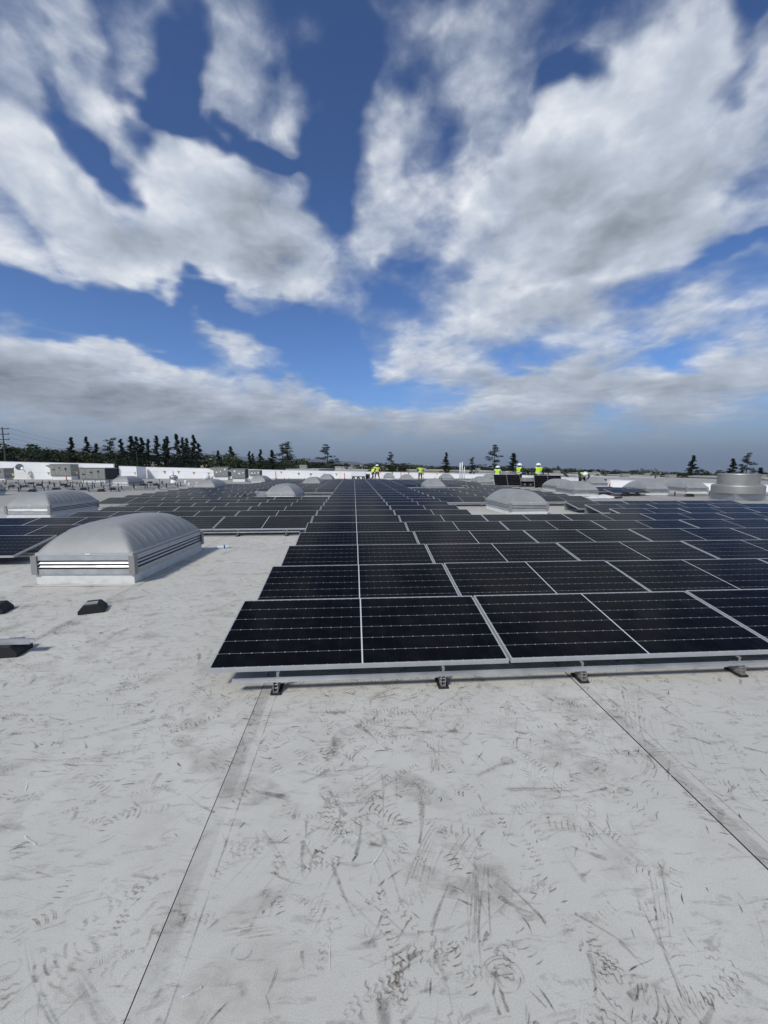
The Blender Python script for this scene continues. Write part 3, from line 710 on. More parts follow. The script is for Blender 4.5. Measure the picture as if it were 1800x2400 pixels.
def make_skylight():
    t = thing('skylight', 'x', 'skylight', group='louvred skylight domes on the roof')
    w2, l2 = SW/2, SL/2
    fl_ = MB(); c_ = MB(); ring(c_, w2-.02, l2-.02, .06, 0, .15)
    for (a, b_, cc, dd) in ((-w2-.10, w2+.10, -l2-.12, -l2-.02), (-w2-.10, w2+.10, l2+.02, l2+.10), (-w2-.10, -w2+.018, -l2-.02, l2+.02), (w2-.018, w2+.10, -l2-.02, l2+.02)):
        fl_.box(a, b_, cc, dd, .0042, .0075)
    c_.build('curb', M['curb'], t); fl_.build('flange', M['membrane'], t)
    lo = MB(); ring(lo, w2, l2, .03, .152, .235)
    for k in range(7):
        for s_ in (-1, 1):
            lo.tube((-w2+.14+k*(SW-.28)/6, s_*(l2+.000), .175), (-w2+.14+k*(SW-.28)/6, s_*(l2+.006), .175), .009, n=6)
    for k in range(10):
        for s_ in (-1, 1):
            lo.tube((s_*w2, -l2+.14+k*(SL-.28)/9, .175), (s_*(w2+.006), -l2+.14+k*(SL-.28)/9, .175), .009, n=6)
    lo.build('lower_flashing', M['alu_mill'], t)
    bk = MB(); ring(bk, w2-.05, l2-.05, .02, .20, .42); bk.build('louver_backing', M['louver_dark'], t)
    for z in (.262, .318):
        for ax in range(4):
            sl = MB(); s_ = (-1, 1)[ax % 2]
            if ax < 2: P_ = [(-w2+.05, s_*(l2-.004), z), (w2-.05, s_*(l2-.004), z), (w2-.05, s_*(l2-.020), z+.027), (-w2+.05, s_*(l2-.020), z+.027)]; dv = Vector((0, -s_*.004, -.001))
            else: P_ = [(s_*(w2-.004), -l2+.05, z), (s_*(w2-.004), l2-.05, z), (s_*(w2-.020), l2-.05, z+.027), (s_*(w2-.020), -l2+.05, z+.027)]; dv = Vector((-s_*.004, 0, -.001))
            P_ = [Vector(p) for p in P_]; P_ += [p+dv for p in P_]
            sl.add(P_, [(0, 1, 2, 3), (7, 6, 5, 4), (0, 4, 5, 1), (1, 5, 6, 2), (2, 6, 7, 3), (3, 7, 4, 0)])
            sl.build('louver_blade', M['alu_mill'], t)
    up = MB(); ring(up, w2, l2, .03, .372, .445); up.build('upper_band', M['alu_mill'], t)
    fr = MB(); ring(fr, w2-.025, l2-.025, .055, .447, .485); fr.build('dome_frame', M['alu'], t)
    for sx_ in (-1, 1):
        for sy2 in (-1, 1):
            co = MB(); a0, a1 = sorted((sx_*(w2-.07), sx_*(w2+.018))); b0, b1 = sorted((sy2*(l2+.003), sy2*(l2+.018)))
            co.box(a0, a1, b0, b1, .155, .44)
            a0, a1 = sorted((sx_*(w2+.003), sx_*(w2+.018))); b0, b1 = sorted((sy2*(l2-.07), sy2*(l2+.003)))
            co.box(a0, a1, b0, b1, .155, .44)
            co.build('corner_plate', M['darkalu'], t)
    d = put('dome', DOME, t, (0, 0, .478))
    st = MB().box(.02, .10, -l2+.018, -l2+.0225, .456, .474).build('sticker', M['whitepaint'], t)
    return t
sky0 = make_skylight()
# (left x, front y, label, scale)
SKY = [
 (-3.70, 3.30, 'nearest skylight, big grey ribbed dome with silver louvres on the left'),
 (-10.75, 11.75, 'skylight at the left edge behind the nearest one, louvres facing the viewer'),
 (7.03, 11.80, 'skylight right of centre standing in a bare patch among the panels'),
 (on_y(624, 1160, 17.7).x, 17.7, 'low middle dome seen just above the dark panel rows left of centre'),
 (on_y(454, 1144, 25.6).x, 25.6, 'dome on the bare roof left of the dark panels, below the turbine vent'),
 (on_y(587, 1130, 38.0).x, 38.0, 'dome at the far end of the left panels, below the rooftop units'),
 (on_y(711, 1130, 32.4).x, 32.4, 'dome among the far rows just left of the long straight column'),
 (on_y(750, 1124, 46.5).x, 46.5, 'small dome farthest back, left of the loaded cart'),
 (on_y(264, 1138, 36.0).x, 36.0, 'dome among the empty racking at far left'),
 (on_y(998, 1143, 26.2).x, 26.2, 'dome with a cardboard box beside it, right of the straight column'),
 (on_y(901, 1121, 56.0).x, 56.0, 'tiny farthest dome right of the two workers near the wall'),
 (on_y(941, 1125, 45.0).x, 45.0, 'small far dome left of the worker in brown trousers'),
 (on_y(1037, 1124, 49.0).x, 49.0, 'small far dome right of the worker in brown trousers, by the white pipes'),
 (on_y(1115, 1137, 34.5).x+.2, 34.5, 'pale dome half hidden behind the upright left-hand panel'),
 (on_y(1143, 1125, 50.0).x, 50.0, 'dome fragment behind the pale dome near the first of four workers'),
 (14.80, 21.20, 'wide dome right of the upright panels, in front of the bending worker'),
 (on_y(1306, 1140, 26.0).x, 26.0, 'dome peeping up behind the wide dome near the upright panels'),
 (on_y(1386, 1141, 32.0).x, 32.0, 'small dome against the parapet behind the bending worker'),
 (20.1, 22.0, 'long low dome before the right parapet, left of the exhaust fan'),
 (24.0, 23.3, 'dome nearest the exhaust fan, behind stacked racking parts'),
 (24.6, 27.0, 'dome behind the one nearest the exhaust fan'),
 (on_y(9, 1160, 22.0).x-SW-1.9, 22.0, 'skylight cut off by the left edge of the picture'),
]
for i, (x, y, lab) in enumerate(SKY):
    o = sky0 if i == 0 else copy_tree(sky0)
    o.location = (x+SW/2, y+SL/2, 0); o['label'] = lab
    if i == 0: o.rotation_euler.z = -.055; o.location.x += .05; o.scale = (1.02, 1.03, 1)
    if i == 2: o.rotation_euler.z = .05; o.location.x -= .06

# ------------------------------------------------------------------ ballast blocks with strut
def block_meshes():
    prof = [(-.19, 0), (.19, 0), (.19, .055), (.10, .14), (-.10, .14), (-.19, .055)]
    m_ = MB(); n = len(prof); L = .145
    m_.add([(x, -L, z) for x, z in prof]+[(x, L, z) for x, z in prof], [tuple(range(n)), tuple(range(2*n-1, n-1, -1))]+[(i, n+i, n+(i+1) % n, (i+1) % n) for i in range(n)])
    bl = m_.mesh('block', M['rubber']); bevel(bl, .006)
    s_ = MB(); s_.box(-.095, .085, -.11, -.02, .141, .146)
    s_.box(-.095, .085, -.11, -.104, .146, .162); s_.box(-.095, .085, -.026, -.02, .146, .162)
    return bl, s_.mesh('strut', M['alu_mill'])
BLK, STR_ = block_meshes()
blk_spots = [(-2.10, 2.02, .35, 'black rubber block with short silver strut in front of the nearest skylight', 1),
             (-3.28, 2.06, .2, 'black rubber block cut off by the left edge, farther one', 1),
             (-2.17, .85, .1, 'black rubber block under a rail at the left edge, nearer one', 0)]
for i, (x, y, rz, lab, st) in enumerate(blk_spots):
    t = thing('roof_support_block', lab, 'support block', (x, y, 0), rz, 'black rubber support blocks on the roof'); t.scale = (.72, .8, .8)
    put('block', BLK, t)
    if st: put('strut', STR_, t)
m_ = MB(); m_.box(-.9, .19, -.03, .03, .1135, .117); m_.box(-.9, .19, -.034, -.03, .1135, .150); m_.box(-.9, .19, .03, .034, .1135, .150)
o = m_.build('strut_channel', M['alu_mill']); o.location = (-2.12, .82, 0); tag(o, 'silver strut channel lying on the nearer black block at the left edge', 'rail')

# water bottle
t = thing('water_bottle', 'crumpled clear plastic water bottle lying by the nearest skylight', 'bottle', (-1.86, 5.92, .035), .3)
bt = MB(); pr = [(.012, 0), (.014, .02), (.03, .05), (.034, .07), (.030, .10), (.034, .13), (.031, .16), (.034, .20), (.028, .215)]
bt.lathe([(r, z) for r, z in pr], 14); me = bt.mesh('body', M['bottle'], True); o = put('body', me, t); o.rotation_euler = (0, PI/2, 0)
lb = MB().lathe([(.0348, .125), (.0348, .145)], 14); o = put('label', lb.mesh('l', M['label_blue'], True), t); o.rotation_euler = (0, PI/2, 0)
t.scale = (1.25, 1.25, 1.25); cpm = MB().lathe([(.014, -.012), (.014, .004)], 10); o = put('cap', cpm.mesh('c', M['whitepaint'], True), t); o.rotation_euler = (0, PI/2, 0)

# ------------------------------------------------------------------ exhaust fans
def fan(loc, s, label):
    t = thing('exhaust_fan', label, 'exhaust fan', loc, 0, 'round spun-aluminium exhaust fans')
    c_ = MB(); c_.box(-1.12, 1.12, -1.0, 1.0, 0, .40); bevel(c_.mesh('x', M['galv'])); c_.build('curb', M['galv'], t)
    m_ = MB().lathe([(1.16, .40), (1.46, .40), (1.48, .42), (1.48, .82), (1.44, .88), (1.33, .93), (1.19, .955)], 64)
    lw = m_.build('lower_shroud', M['fan'], t, True)
    bz = MB()
    for k in range(16):
        a = 2*PI*k/16; bz.box(-.02, .02, -.012, .012, .375, .402, rot=Matrix.Rotation(a, 3, 'Z'), c=(0, 0, .39)) if 0 else bz.tube((1.40*math.cos(a), 1.40*math.sin(a), .37), (1.40*math.cos(a), 1.40*math.sin(a), .405), .018, n=6)
    bz.build('shroud_bolts', M['galv'], t)
    m_ = MB().lathe([(1.17, .90), (1.17, 1.46), (1.185, 1.48), (1.19, 1.50), (1.17, 1.54), (1.02, 1.56), (.2, 1.585)], 64)
    m_.build('upper_drum', M['fan'], t, True)
    for o in t.children:
        if o.type == 'MESH' and o.name.startswith(('lower', 'upper')): sharp(o.data)
    t.scale = (s, s, s*1.17 if s < .81 else s)
    return t
def sharp(me, ang=.5):
    bm = bmesh.new(); bm.from_mesh(me)
    for e_ in bm.edges:
        if len(e_.link_faces) == 2 and e_.calc_face_angle(0) > ang: e_.smooth = False
    bm.to_mesh(me); bm.free()
FX = on_y(1728, 1150, 18.2).x
fan((FX, 18.2, 0), .80, 'big round aluminium exhaust fan at right before the parapet')
fp = on_y(1191, 1110, 47.0)
fan((fp.x, 47.0, 0), .82, 'round exhaust fan behind the workers holding panels')

# ------------------------------------------------------------------ rooftop units
def hvac(x, y, w, d, z0, h, label, rz=0.0, dark_side=True, hood=False):
    t = thing('air_conditioner', label, 'rooftop unit', (x, y, 0), rz, 'grey rooftop air conditioners by the parapet')
    c_ = MB(); c_.box(-w/2+.1, w/2-.1, .1, d-.1, 0, z0-.02); c_.build('curb', M['whitepaint'], t)
    b_ = MB(); b_.box(-w/2, w/2, 0, d, z0, z0+h); me = b_.mesh('cabinet', M['hvac']); bevel(me, .02); put('cabinet', me, t)
    r_ = random.Random(int(x*10))
    n = 4
    for k in range(n):
        pw = w/n; p_ = MB().box(-w/2+k*pw+.05, -w/2+(k+1)*pw-.05, -.02, -.001, z0+.12, z0+h-.1)
        p_.build('access_panel', M['hvac'], t)
    v_ = MB()
    for k in range(3):
        xx = -w/2+.3+k*w/3.4; zz = z0+h*r_.uniform(.35, .7); v_.box(xx, xx+r_.uniform(.12, .3), -.05, -.021, zz, zz+r_.uniform(.1, .25))
    v_.build('service_fittings', M['hvac_dark'] if r_.random() < .5 else M['whitepaint'], t)
    if dark_side:
        MB().box(w/2+.001, w/2+.03, .06, d-.06, z0+.06, z0+h-.06).build('coil_grille', M['hvac_dark'], t)
    MB().box(-w/2-.03, w/2+.03, -.04, d+.03, z0+h+.001, z0+h+.06).build('lid', M['hvac'], t)
    if hood:
        hd = MB(); hd.add([(-w/2, .2, z0+h-.02), (-w/2, d-.2, z0+h-.02), (-w/2-.75, d-.2, z0+h-.12), (-w/2-.75, .2, z0+h-.12), (-w/2, .2, z0+h*.62), (-w/2, d-.2, z0+h*.62)],
            [(0, 1, 2, 3), (3, 2, 5, 4), (0, 3, 4), (1, 5, 2), (0, 4, 5, 1)])
        hd.build('intake_hood', M['hvac'], t)
    return t
def ux(px, Y): return on_y(px, 1120, Y).x
hvac((ux(-30, 54)+ux(11, 54))/2, 54, ux(11, 54)-ux(-30, 54), 1.6, .25, 1.25, 'dark rooftop unit cut off by the left edge below the white wall', dark_side=False)
for o in bpy.data.objects:
    pass
hvac((ux(119, 55.2)+ux(168, 55.2))/2, 55.2, ux(168, 55.2)-ux(119, 55.2), 1.6, .5, 1.55, 'grey rooftop unit behind the red and white traffic post', hood=True, dark_side=False)
hvac((ux(187, 44)+ux(247, 44))/2, 44, ux(247, 44)-ux(187, 44), 2.4, .35, 1.25, 'large grey rooftop unit with black coil end on a white curb at left')
hvac((ux(501, 53.5)+ux(535, 53.5))/2, 53.5, ux(535, 53.5)-ux(501, 53.5), 1.5, .45, 1.25, 'tall grey rooftop unit with intake hood left of two others', hood=True)
hvac((ux(543, 47)+ux(575, 47))/2, 47, ux(575, 47)-ux(543, 47), 1.6, .4, 1.1, 'grey rooftop unit with round fan on its front, middle of three', hood=True)
hvac((ux(584, 56)+ux(610, 56))/2, 56, ux(610, 56)-ux(584, 56), 1.2, .5, .75, 'smallest grey rooftop unit behind the far left dome', dark_side=True)
# dish
t = thing('satellite_dish', 'small grey dish mounted on the tall white parapet', 'dish', (on_y(54, 1098, 57.0).x, 57.0, hgt(54, 1098, (0, 57.0))), 0)
m_ = MB(); pr = []
for k in range(7): r = .45*k/6; pr.append((r+.001, .30*(k/6)**2))
m_.lathe(pr[::-1], 24); o = m_.build('reflector', M['galv'], t, True); o.rotation_euler = (math.radians(70), 0, math.radians(35)); o.location = (0, -.55, .1)
MB().tube((.1, -.35, .1), (.3, 0, -.5), .04, n=8).build('mount_arm', M['galv'], t)
MB().box(-.55, -.45, -1.0, -.9, .05, .15).build('receiver', M['hvac'], t)
# vents
def vent(px, Y, r, h, label, turbine=False):
    x = ux(px, Y); t = thing('roof_vent', label, 'vent', (x, Y, 0), 0, 'round roof vents and pipe stubs')
    MB().lathe([(r*1.15, 0), (r*1.05, h*.15), (r*.75, h*.2), (r*.75, h*.4)], 20).build('base', M['pvc'], t, True)
    if turbine:
        m_ = MB(); m_.lathe([(r*.6, h*.4), (r*.95, h*.55), (r*1.0, h*.75), (r*.6, h*.98), (r*.05, h)], 20); m_.build('turbine_head', M['galv'], t, True)
        for k in range(12):
            a = 2*PI*k/12; MB().box(-.01, .01, r*.9, r*1.08, h*.5, h*.85, rot=Matrix.Rotation(a, 3, 'Z'), c=(0, 0, h*.7)).build('vane', M['galv'], t)
    else:
        MB().lathe([(r, h*.4), (r, h*.95), (r*.9, h), (r*.1, h*1.02)], 20).build('cap', M['pvc'], t, True)
vent(484, 52, .42, .62, 'white cylinder vent left of the hooded rooftop unit')
vent(494, 53, .30, .5, 'smaller grey cylinder vent beside the white cylinder')
vent(407, 44.5, .40, .85, 'silver turbine vent with a red post behind it', True)
vent(435, 43, .16, .30, 'short white pipe stub right of the turbine vent')
vent(443, 38, .13, .22, 'small white pipe stub nearest the racking field')
vent(462, 38, .13, .28, 'small white pipe stub left of the bare-roof dome')
vent(647, 58, .15, .2, 'tiny vent at the foot of the middle red post')

# ------------------------------------------------------------------ delineator posts and flag rope
posts = [(155.5, 53, 1.15, 'red and white striped traffic post before a grey rooftop unit'), (406.5, 57, 1.15, 'red traffic post behind the turbine vent'),
         (646.6, 57, 1.15, 'red traffic post in front of the low parapet at centre left'), (807.7, 56, .92, 'thin red post beside the loaded cart'),
         (939.6, 57, 1.08, 'red traffic post between the far domes'), (1038, 57, .9, 'red post between the far dome and the white pipes'),
         (1141.6, 55, .7, 'short red post left of the first panel carrier'), (1430, 32, .6, 'red and white post under the horizontal pipe at right')]
for i, (px, Y, h, lab) in enumerate(posts):
    t = thing('delineator_post', lab, 'traffic post', (ux(px, Y), Y, 0), 0, 'red delineator posts holding the warning flags')
    MB().lathe([(.22, 0), (.22, .04), (.10, .07)], 12).build('base', M['rubber'], t)
    MB().lathe([(.055, .05), (.05, h-.04), (.035, h)], 10).build('post', M['orange'] if i else M['red'], t)
    if i in (0, 7):
        for zz in (.62, .85):
            MB().lathe([(.058, zz*h/1.1), (.058, zz*h/1.1+.1)], 10).build('white_band', M['whitepaint'], t)
def flags(pts, n, label, size=.58):
    t = thing('pennant_rope', label, 'flag rope', pts[0], 0, 'yellow pennant ropes along the parapet')
    o = Vector(pts[0]); P = [Vector(p)-o for p in pts]
    r_ = random.Random(len(label)); rp = MB()
    pen = MB(); pen.add([(-size*.38, 0, 0), (size*.38, 0, 0), (0, 0, -size*.85), (-size*.38, .01, 0), (size*.38, .01, 0), (0, .01, -size*.85)], [(0, 2, 1), (3, 4, 5), (0, 1, 4, 3), (1, 2, 5, 4), (2, 0, 3, 5)])
    pme = pen.mesh('pennant', M['yellow'])
    for a, b_ in zip(P[:-1], P[1:]):
        L = (b_-a).length; sag = L*.018; prev = None; N = 12
        for k in range(N+1):
            t_ = k/N; q = a.lerp(b_, t_)-Vector((0, 0, sag*4*t_*(1-t_)))
            if prev is not None: rp.tube(prev, q, .012, n=4, cap=False)
            prev = q
        m2 = max(2, int(L/1.75))
        for k in range(m2):
            t_ = (k+.5+r_.uniform(-.15, .15))/m2; q = a.lerp(b_, t_)-Vector((0, 0, sag*4*t_*(1-t_)))
            if r_.random() < .12: continue
            f = put('pennant', pme, t, q); f.rotation_euler = (r_.uniform(-.5, .3), r_.uniform(-.1, .1), r_.uniform(-.7, .7)); s_ = r_.uniform(.75, 1.05); f.scale = (s_, s_, s_)
    rp.build('rope', M['rope'], t)
def fp3(px, py, Y): p = on_y(px, py, Y); return (p.x, Y, p.z)
flags([fp3(10, 1109, 52.8), fp3(100, 1107, 52.8), fp3(155, 1104, 52.8)], 8, 'yellow pennant rope along the tall left parapet')
flags([fp3(155, 1104, 52.9), fp3(250, 1106, 55), fp3(406, 1102, 57)], 8, 'yellow pennant rope crossing behind the large left rooftop unit')
flags([fp3(406, 1102.5, 57.1), fp3(540, 1107, 57), fp3(646, 1103.5, 57)], 8, 'yellow pennant rope behind the three grey rooftop units')
flags([fp3(647, 1104, 57.1), fp3(808, 1109, 56.9)], 8, 'yellow pennant rope from the centre left post to the cart')
flags([fp3(860, 1106, 57.1), fp3(940, 1104.5, 57.1)], 8, 'yellow pennant rope behind the two workers by the cart')
flags([fp3(940, 1105, 57.2), fp3(1038, 1106, 57.1), fp3(1141, 1113, 57)], 8, 'yellow pennant rope past the worker in brown trousers')

# white vertical pipes
for i, (px, Y, yt) in enumerate([(1078.8, 51, 1085), (1083.6, 51.3, 1083), (1088.5, 52.5, 1094)]):
    p = on_y(px, yt, Y); m_ = MB(); m_.tube((0, 0, 0), (0, 0, p.z), .075 if i < 2 else .05, n=10)
    o = m_.build('vent_pipe', M['pvc'], None, True); o.location = (p.x, Y, 0)
    tag(o, ['left tall white vertical pipe right of the far dome', 'middle and tallest white vertical pipe', 'thin shorter white vertical pipe, right of two tall ones'][i], 'pipe', 'white vertical pipes')
# cardboard box
o = MB().box(-.19, .19, -.16, .16, 0, .26).build('cardboard_box', M['wood']); o.location = (on_y(984, 1140, 26.4).x, 26.4, .0); tag(o, 'brown cardboard box left of the dome among the right-hand panels', 'box')

# ------------------------------------------------------------------ carts
def cart(x, y, w, label, load, rz=0):
    t = thing('cart', label, 'cart', (x, y, 0), rz, 'flat rooftop carts')
    MB().box(-w/2, w/2, -.4, .4, .42, .50).build('deck', M['pants_dark'], t)
    for k, fx in enumerate((-.36, 0, .36)):
        for yy in (-.34, .34):
            wh = MB().tube((fx*w, yy-.06, .22), (fx*w, yy+.06, .22), .22, n=18); wo_ = wh.build('wheel', M['tyre'], t)
            MB().tube((fx*w, yy-.07, .22), (fx*w, yy+.07, .22), .09, n=10).build('hub', M['galv'], wo_)
    return t
x0 = (ux(823, 53)+ux(857, 53))/2
cart(x0, 53, 1.9, 'dark flat cart on black wheels at the end of the straight column', None)
o = MB().box(-1.0, 1.0, -.38, .38, 0, .62); me = o.mesh('crate', M['whitepaint']); bevel(me, .03); o = put('white_crate', me); o.location = (x0, 53, .502); tag(o, 'long white crate loaded on the far dark cart', 'crate')
t = thing('equipment_box', 'grey brown equipment box between the cart and the two workers', 'box', (ux(862, 53.4), 53.4, 0))
MB().box(-.3, .3, -.3, .3, .08, .85).build('cabinet', M['hvac'], t); MB().box(-.22, .22, -.32, -.301, .2, .7).build('door', M['hvac_dark'], t)
MB().box(-.33, .33, -.33, .33, 0, .078).build('base', M['hvac_dark'], t)
xc = ux(1241, 33.5)
ct = cart(xc, 33.6, 1.5, 'wheeled panel cart between the two upright panels', None)
st = thing('panel_stack', 'stack of grey solar panels lying on the cart between the workers', 'panel stack', (xc-.1, 33.6, .50))
for k in range(8):
    MB().box(-.75, .75, -.55, .55, .002+k*.042, .038+k*.042).build('panel', M['alu' if k % 2 else 'hvac'], st)

# ------------------------------------------------------------------ upright panels carried by workers
def carried(x, y, z, tilt, rz, label, sc_=1.0):
    o = copy_tree(proto); o.location = (x, y, z); o.rotation_euler = (tilt, 0, rz); o['label'] = label; o['group'] = 'solar panels held upright by workers'
    o.scale = (sc_, sc_, sc_); return o
pL = on_z(1161, 1139, .32); 
Yp = 33.0
xa = on_y(1160, 1130, Yp).x
carried(xa, Yp, hgt(1160, 1138.5, (0, Yp)), math.radians(62), .0, 'black solar panel held upright by two workers, left of the cart')
xb = on_y(1254, 1130, 31.5).x
carried(xb, 31.5, hgt(1254, 1144, (0, 31.5)), math.radians(75), .0, 'black solar panel held upright right of the cart, behind the wide dome')
# its feet rest on short blocks
for i, (xx, yy) in enumerate(((xa+.4, Yp), (xa+2.0, Yp), (xb+.4, 31.5), (xb+2.0, 31.5))):
    zt = (hgt(1160, 1138.5, (0, Yp)) if i < 2 else hgt(1254, 1144, (0, 31.5)))-.05
    o = MB().box(-.12, .12, -.1, .1, 0, max(.05, zt)).build('timber_block', M['wood']); o.location = (xx, yy, 0)
    tag(o, ['left block under the left upright panel', 'right block under the left upright panel', 'left block under the right upright panel', 'right block under the right upright panel'][i], 'block', 'blocks under upright panels')

# ------------------------------------------------------------------ people
def person(name_label, loc, rz, pose, shirt, pants, hat=True, height=1.8, vestcol='hivis'):
    """pose: dict with joints overriding the standing pose; +Y is where the person faces"""
    J = dict(pelvis=(0, 0, .95), belly=(0, 0, 1.10), chest=(0, 0, 1.30), neck=(0, 0, 1.49), head=(0, .01, 1.60), crown=(0, .0, 1.73),
             shL=(-.18, 0, 1.43), elL=(-.25, .02, 1.14), wrL=(-.25, .12, .90), haL=(-.25, .16, .82),
             shR=(.18, 0, 1.43), elR=(.25, .02, 1.14), wrR=(.25, .12, .90), haR=(.25, .16, .82),
             hiL=(-.10, 0, .92), knL=(-.11, .02, .50), anL=(-.12, -.02, .09), toL=(-.13, .15, .035),
             hiR=(.10, 0, .92), knR=(.11, .02, .50), anR=(.12, -.02, .09), toR=(.13, .15, .035))
    J.update(pose)
    Rr = dict(pelvis=.145, belly=.135, chest=.175, neck=.058, head=.088, crown=.075, shL=.075, shR=.075, elL=.046, elR=.046, wrL=.032, wrR=.032, haL=.034, haR=.034,
              hiL=.095, hiR=.095, knL=.062, knR=.062, anL=.045, anR=.045, toL=.04, toR=.04)
    names = list(J); idx = {n: i for i, n in enumerate(names)}
    verts = [Vector(J[n]) for n in names]; rad = [Rr[n] for n in names]
    E_ = [('pelvis', 'belly'), ('belly', 'chest'), ('chest', 'neck'), ('neck', 'head'), ('head', 'crown')]
    for s_ in 'LR': E_ += [('chest', 'sh'+s_), ('sh'+s_, 'el'+s_), ('el'+s_, 'wr'+s_), ('wr'+s_, 'ha'+s_), ('pelvis', 'hi'+s_), ('hi'+s_, 'kn'+s_), ('kn'+s_, 'an'+s_), ('an'+s_, 'to'+s_)]
    edges = [(idx[a], idx[b_]) for a, b_ in E_]
    for s_ in 'LR':    # fingers and thumb
        wv_, hv = Vector(J['wr'+s_]), Vector(J['ha'+s_]); d = (hv-wv_).normalized(); sd_ = d.orthogonal().normalized()
        sgn = 1 if s_ == 'L' else -1
        for k, (off, L) in enumerate(((-.028, .06), (-.01, .072), (.01, .068), (.027, .05))):
            i0 = len(verts); verts.append(hv+sd_*off+d*.035); rad.append(.010); verts.append(hv+sd_*off*1.1+d*(.035+L)+Vector((0, .012, -.006))); rad.append(.008)
            edges += [(idx['ha'+s_], i0), (i0, i0+1)]
        i0 = len(verts); verts.append(hv+sd_*sgn*.05+d*.02); rad.append(.011); edges.append((idx['ha'+s_], i0))
    me = bpy.data.meshes.new('body'); me.from_pydata(verts, edges, [])
    ob = bpy.data.objects.new('tmp', me); C.objects.link(ob)
    md = ob.modifiers.new('s', 'SKIN'); md.use_smooth_shade = True
    for i, v in enumerate(me.skin_vertices[0].data): v.radius = (rad[i], rad[i]*.82 if names[i] in ('pelvis', 'belly', 'chest') and i < len(names) else rad[i]) if i < len(names) else (rad[i], rad[i]); v.use_root = (i == 0)
    sb = ob.modifiers.new('u', 'SUBSURF'); sb.levels = 1
    dg = bpy.context.evaluated_depsgraph_get(); dg.update()
    body = bpy.data.meshes.new_from_object(ob.evaluated_get(dg)); bpy.data.objects.remove(ob)
    body.materials.clear()
    for k in (pants, shirt, 'skin', 'rubber'): body.materials.append(M[k])
    seg = [(a, b_) for a, b_ in E_]
    pts = {n: Vector(J[n]) for n in names}
    def near(c):
        best = None
        for a, b_ in seg:
            A, B = pts[a], pts[b_]; t_ = max(0, min(1, (c-A).dot(B-A)/max(1e-6, (B-A).length_squared))); dd = (A.lerp(B, t_)-c).length
            if best is None or dd < best[0]: best = (dd, a, b_)
        return best
    vest_v, vest_f, vm = {}, [], []
    vv = []
    for p in body.polygons:
        _, a, b_ = near(p.center)
        k = b_[:2]
        if b_ in ('head', 'crown'): mi = 2
        elif k in ('ha',): mi = 2
        elif k in ('hi', 'kn', 'an'): mi = 0
        elif k == 'to': mi = 3
        else: mi = 1
        p.material_index = mi
        if b_ in ('belly', 'chest', 'neck') or (k == 'sh'):
            if b_ == 'neck' and (p.center-pts['neck']).length < .07: continue
            ids = []
            for vi in p.vertices:
                if vi not in vest_v:
                    vest_v[vi] = len(vv); v = body.vertices[vi]; vv.append(tuple(v.co+v.normal*.022))
                ids.append(vest_v[vi])
            vest_f.append(ids)
            ax_ = abs(p.center.x-pts['chest'].x)
            vm.append(1 if (.085 < ax_ < .125 or abs((p.center-pts['belly']).dot((pts['chest']-pts['belly']).normalized())) < .03) else 0)
    root = thing('person', name_label, 'person', loc, rz, 'workers in high-visibility vests on the roof')
    put('body', body, root)
    vme = bpy.data.meshes.new('vest'); vme.from_pydata(vv, [], vest_f); vme.materials.append(M[vestcol]); vme.materials.append(M['silver'])
    vme.polygons.foreach_set('material_index', vm); vme.polygons.foreach_set('use_smooth', [True]*len(vme.polygons)); vme.update(); put('vest', vme, root)
    # helmet
    hd = pts['head']; up = (pts['crown']-pts['head']).normalized()
    h_ = MB(); h_.lathe([(.165, -.005), (.155, .010), (.135, .015), (.132, .06), (.112, .11), (.07, .145), (.02, .158)], 20)
    h_.box(-.08, .08, .12, .20, -.006, .008)
    o = h_.build('hard_hat', M['hat' if hat else 'cap'], root, True)
    o.location = hd+up*.055; o.rotation_euler = up.to_track_quat('Z', 'Y').to_euler() if up.z < .97 else (0, 0, 0)
    # face features: nose and ears as small sub-meshes of hairless head
    fc = MB(); f_ = Vector((0, 1, 0)); f_ = (f_-up*f_.dot(up)).normalized()
    c0 = hd+f_*.085; fc.tube(c0+up*.03, c0+f_*.022-up*.01, .008, .014, n=6); 
    for s_ in (-1, 1): fc.tube(hd+Vector((s_*.085, 0, 0))+up*.02, hd+Vector((s_*.10, 0, 0)), .018, n=6)
    fc.build('face_features', M['skin'], root)
    s = height/1.83
    root.scale = (s*1.3, s*1.22, s)
    return root
hold = dict(elL=(-.30, .12, 1.20), wrL=(-.28, .34, 1.12), haL=(-.27, .42, 1.10), elR=(.30, .12, 1.20), wrR=(.28, .34, 1.12), haR=(.27, .42, 1.10))
def at_p(px, Y): return (on_y(px, 1120, Y).x, Y, 0)
def hfor(px, ytop, Y): return hgt(px, ytop, (0, Y))
person('worker in dark trousers and yellow vest leaning beside a second worker by the cart', at_p(873, 52), -.9, dict(
    pelvis=(0, -.08, .93), belly=(0, 0, 1.08), chest=(0, .12, 1.25), neck=(0, .22, 1.40), head=(0, .29, 1.48), crown=(0, .33, 1.61), shL=(-.18, .14, 1.36), shR=(.18, .14, 1.36),
    elL=(-.24, .30, 1.12), wrL=(-.2, .42, .9), haL=(-.2, .46, .84), elR=(.24, .3, 1.12), wrR=(.2, .42, .9), haR=(.2, .46, .84),
    knL=(-.12, .22, .52), anL=(-.13, .15, .1), toL=(-.13, .32, .04), knR=(.12, -.08, .5), anR=(.12, -.32, .12), toR=(.12, -.16, .04)), 'shirt_dark', 'pants_dark', True, hfor(873, 1092.5, 52)*1.04)
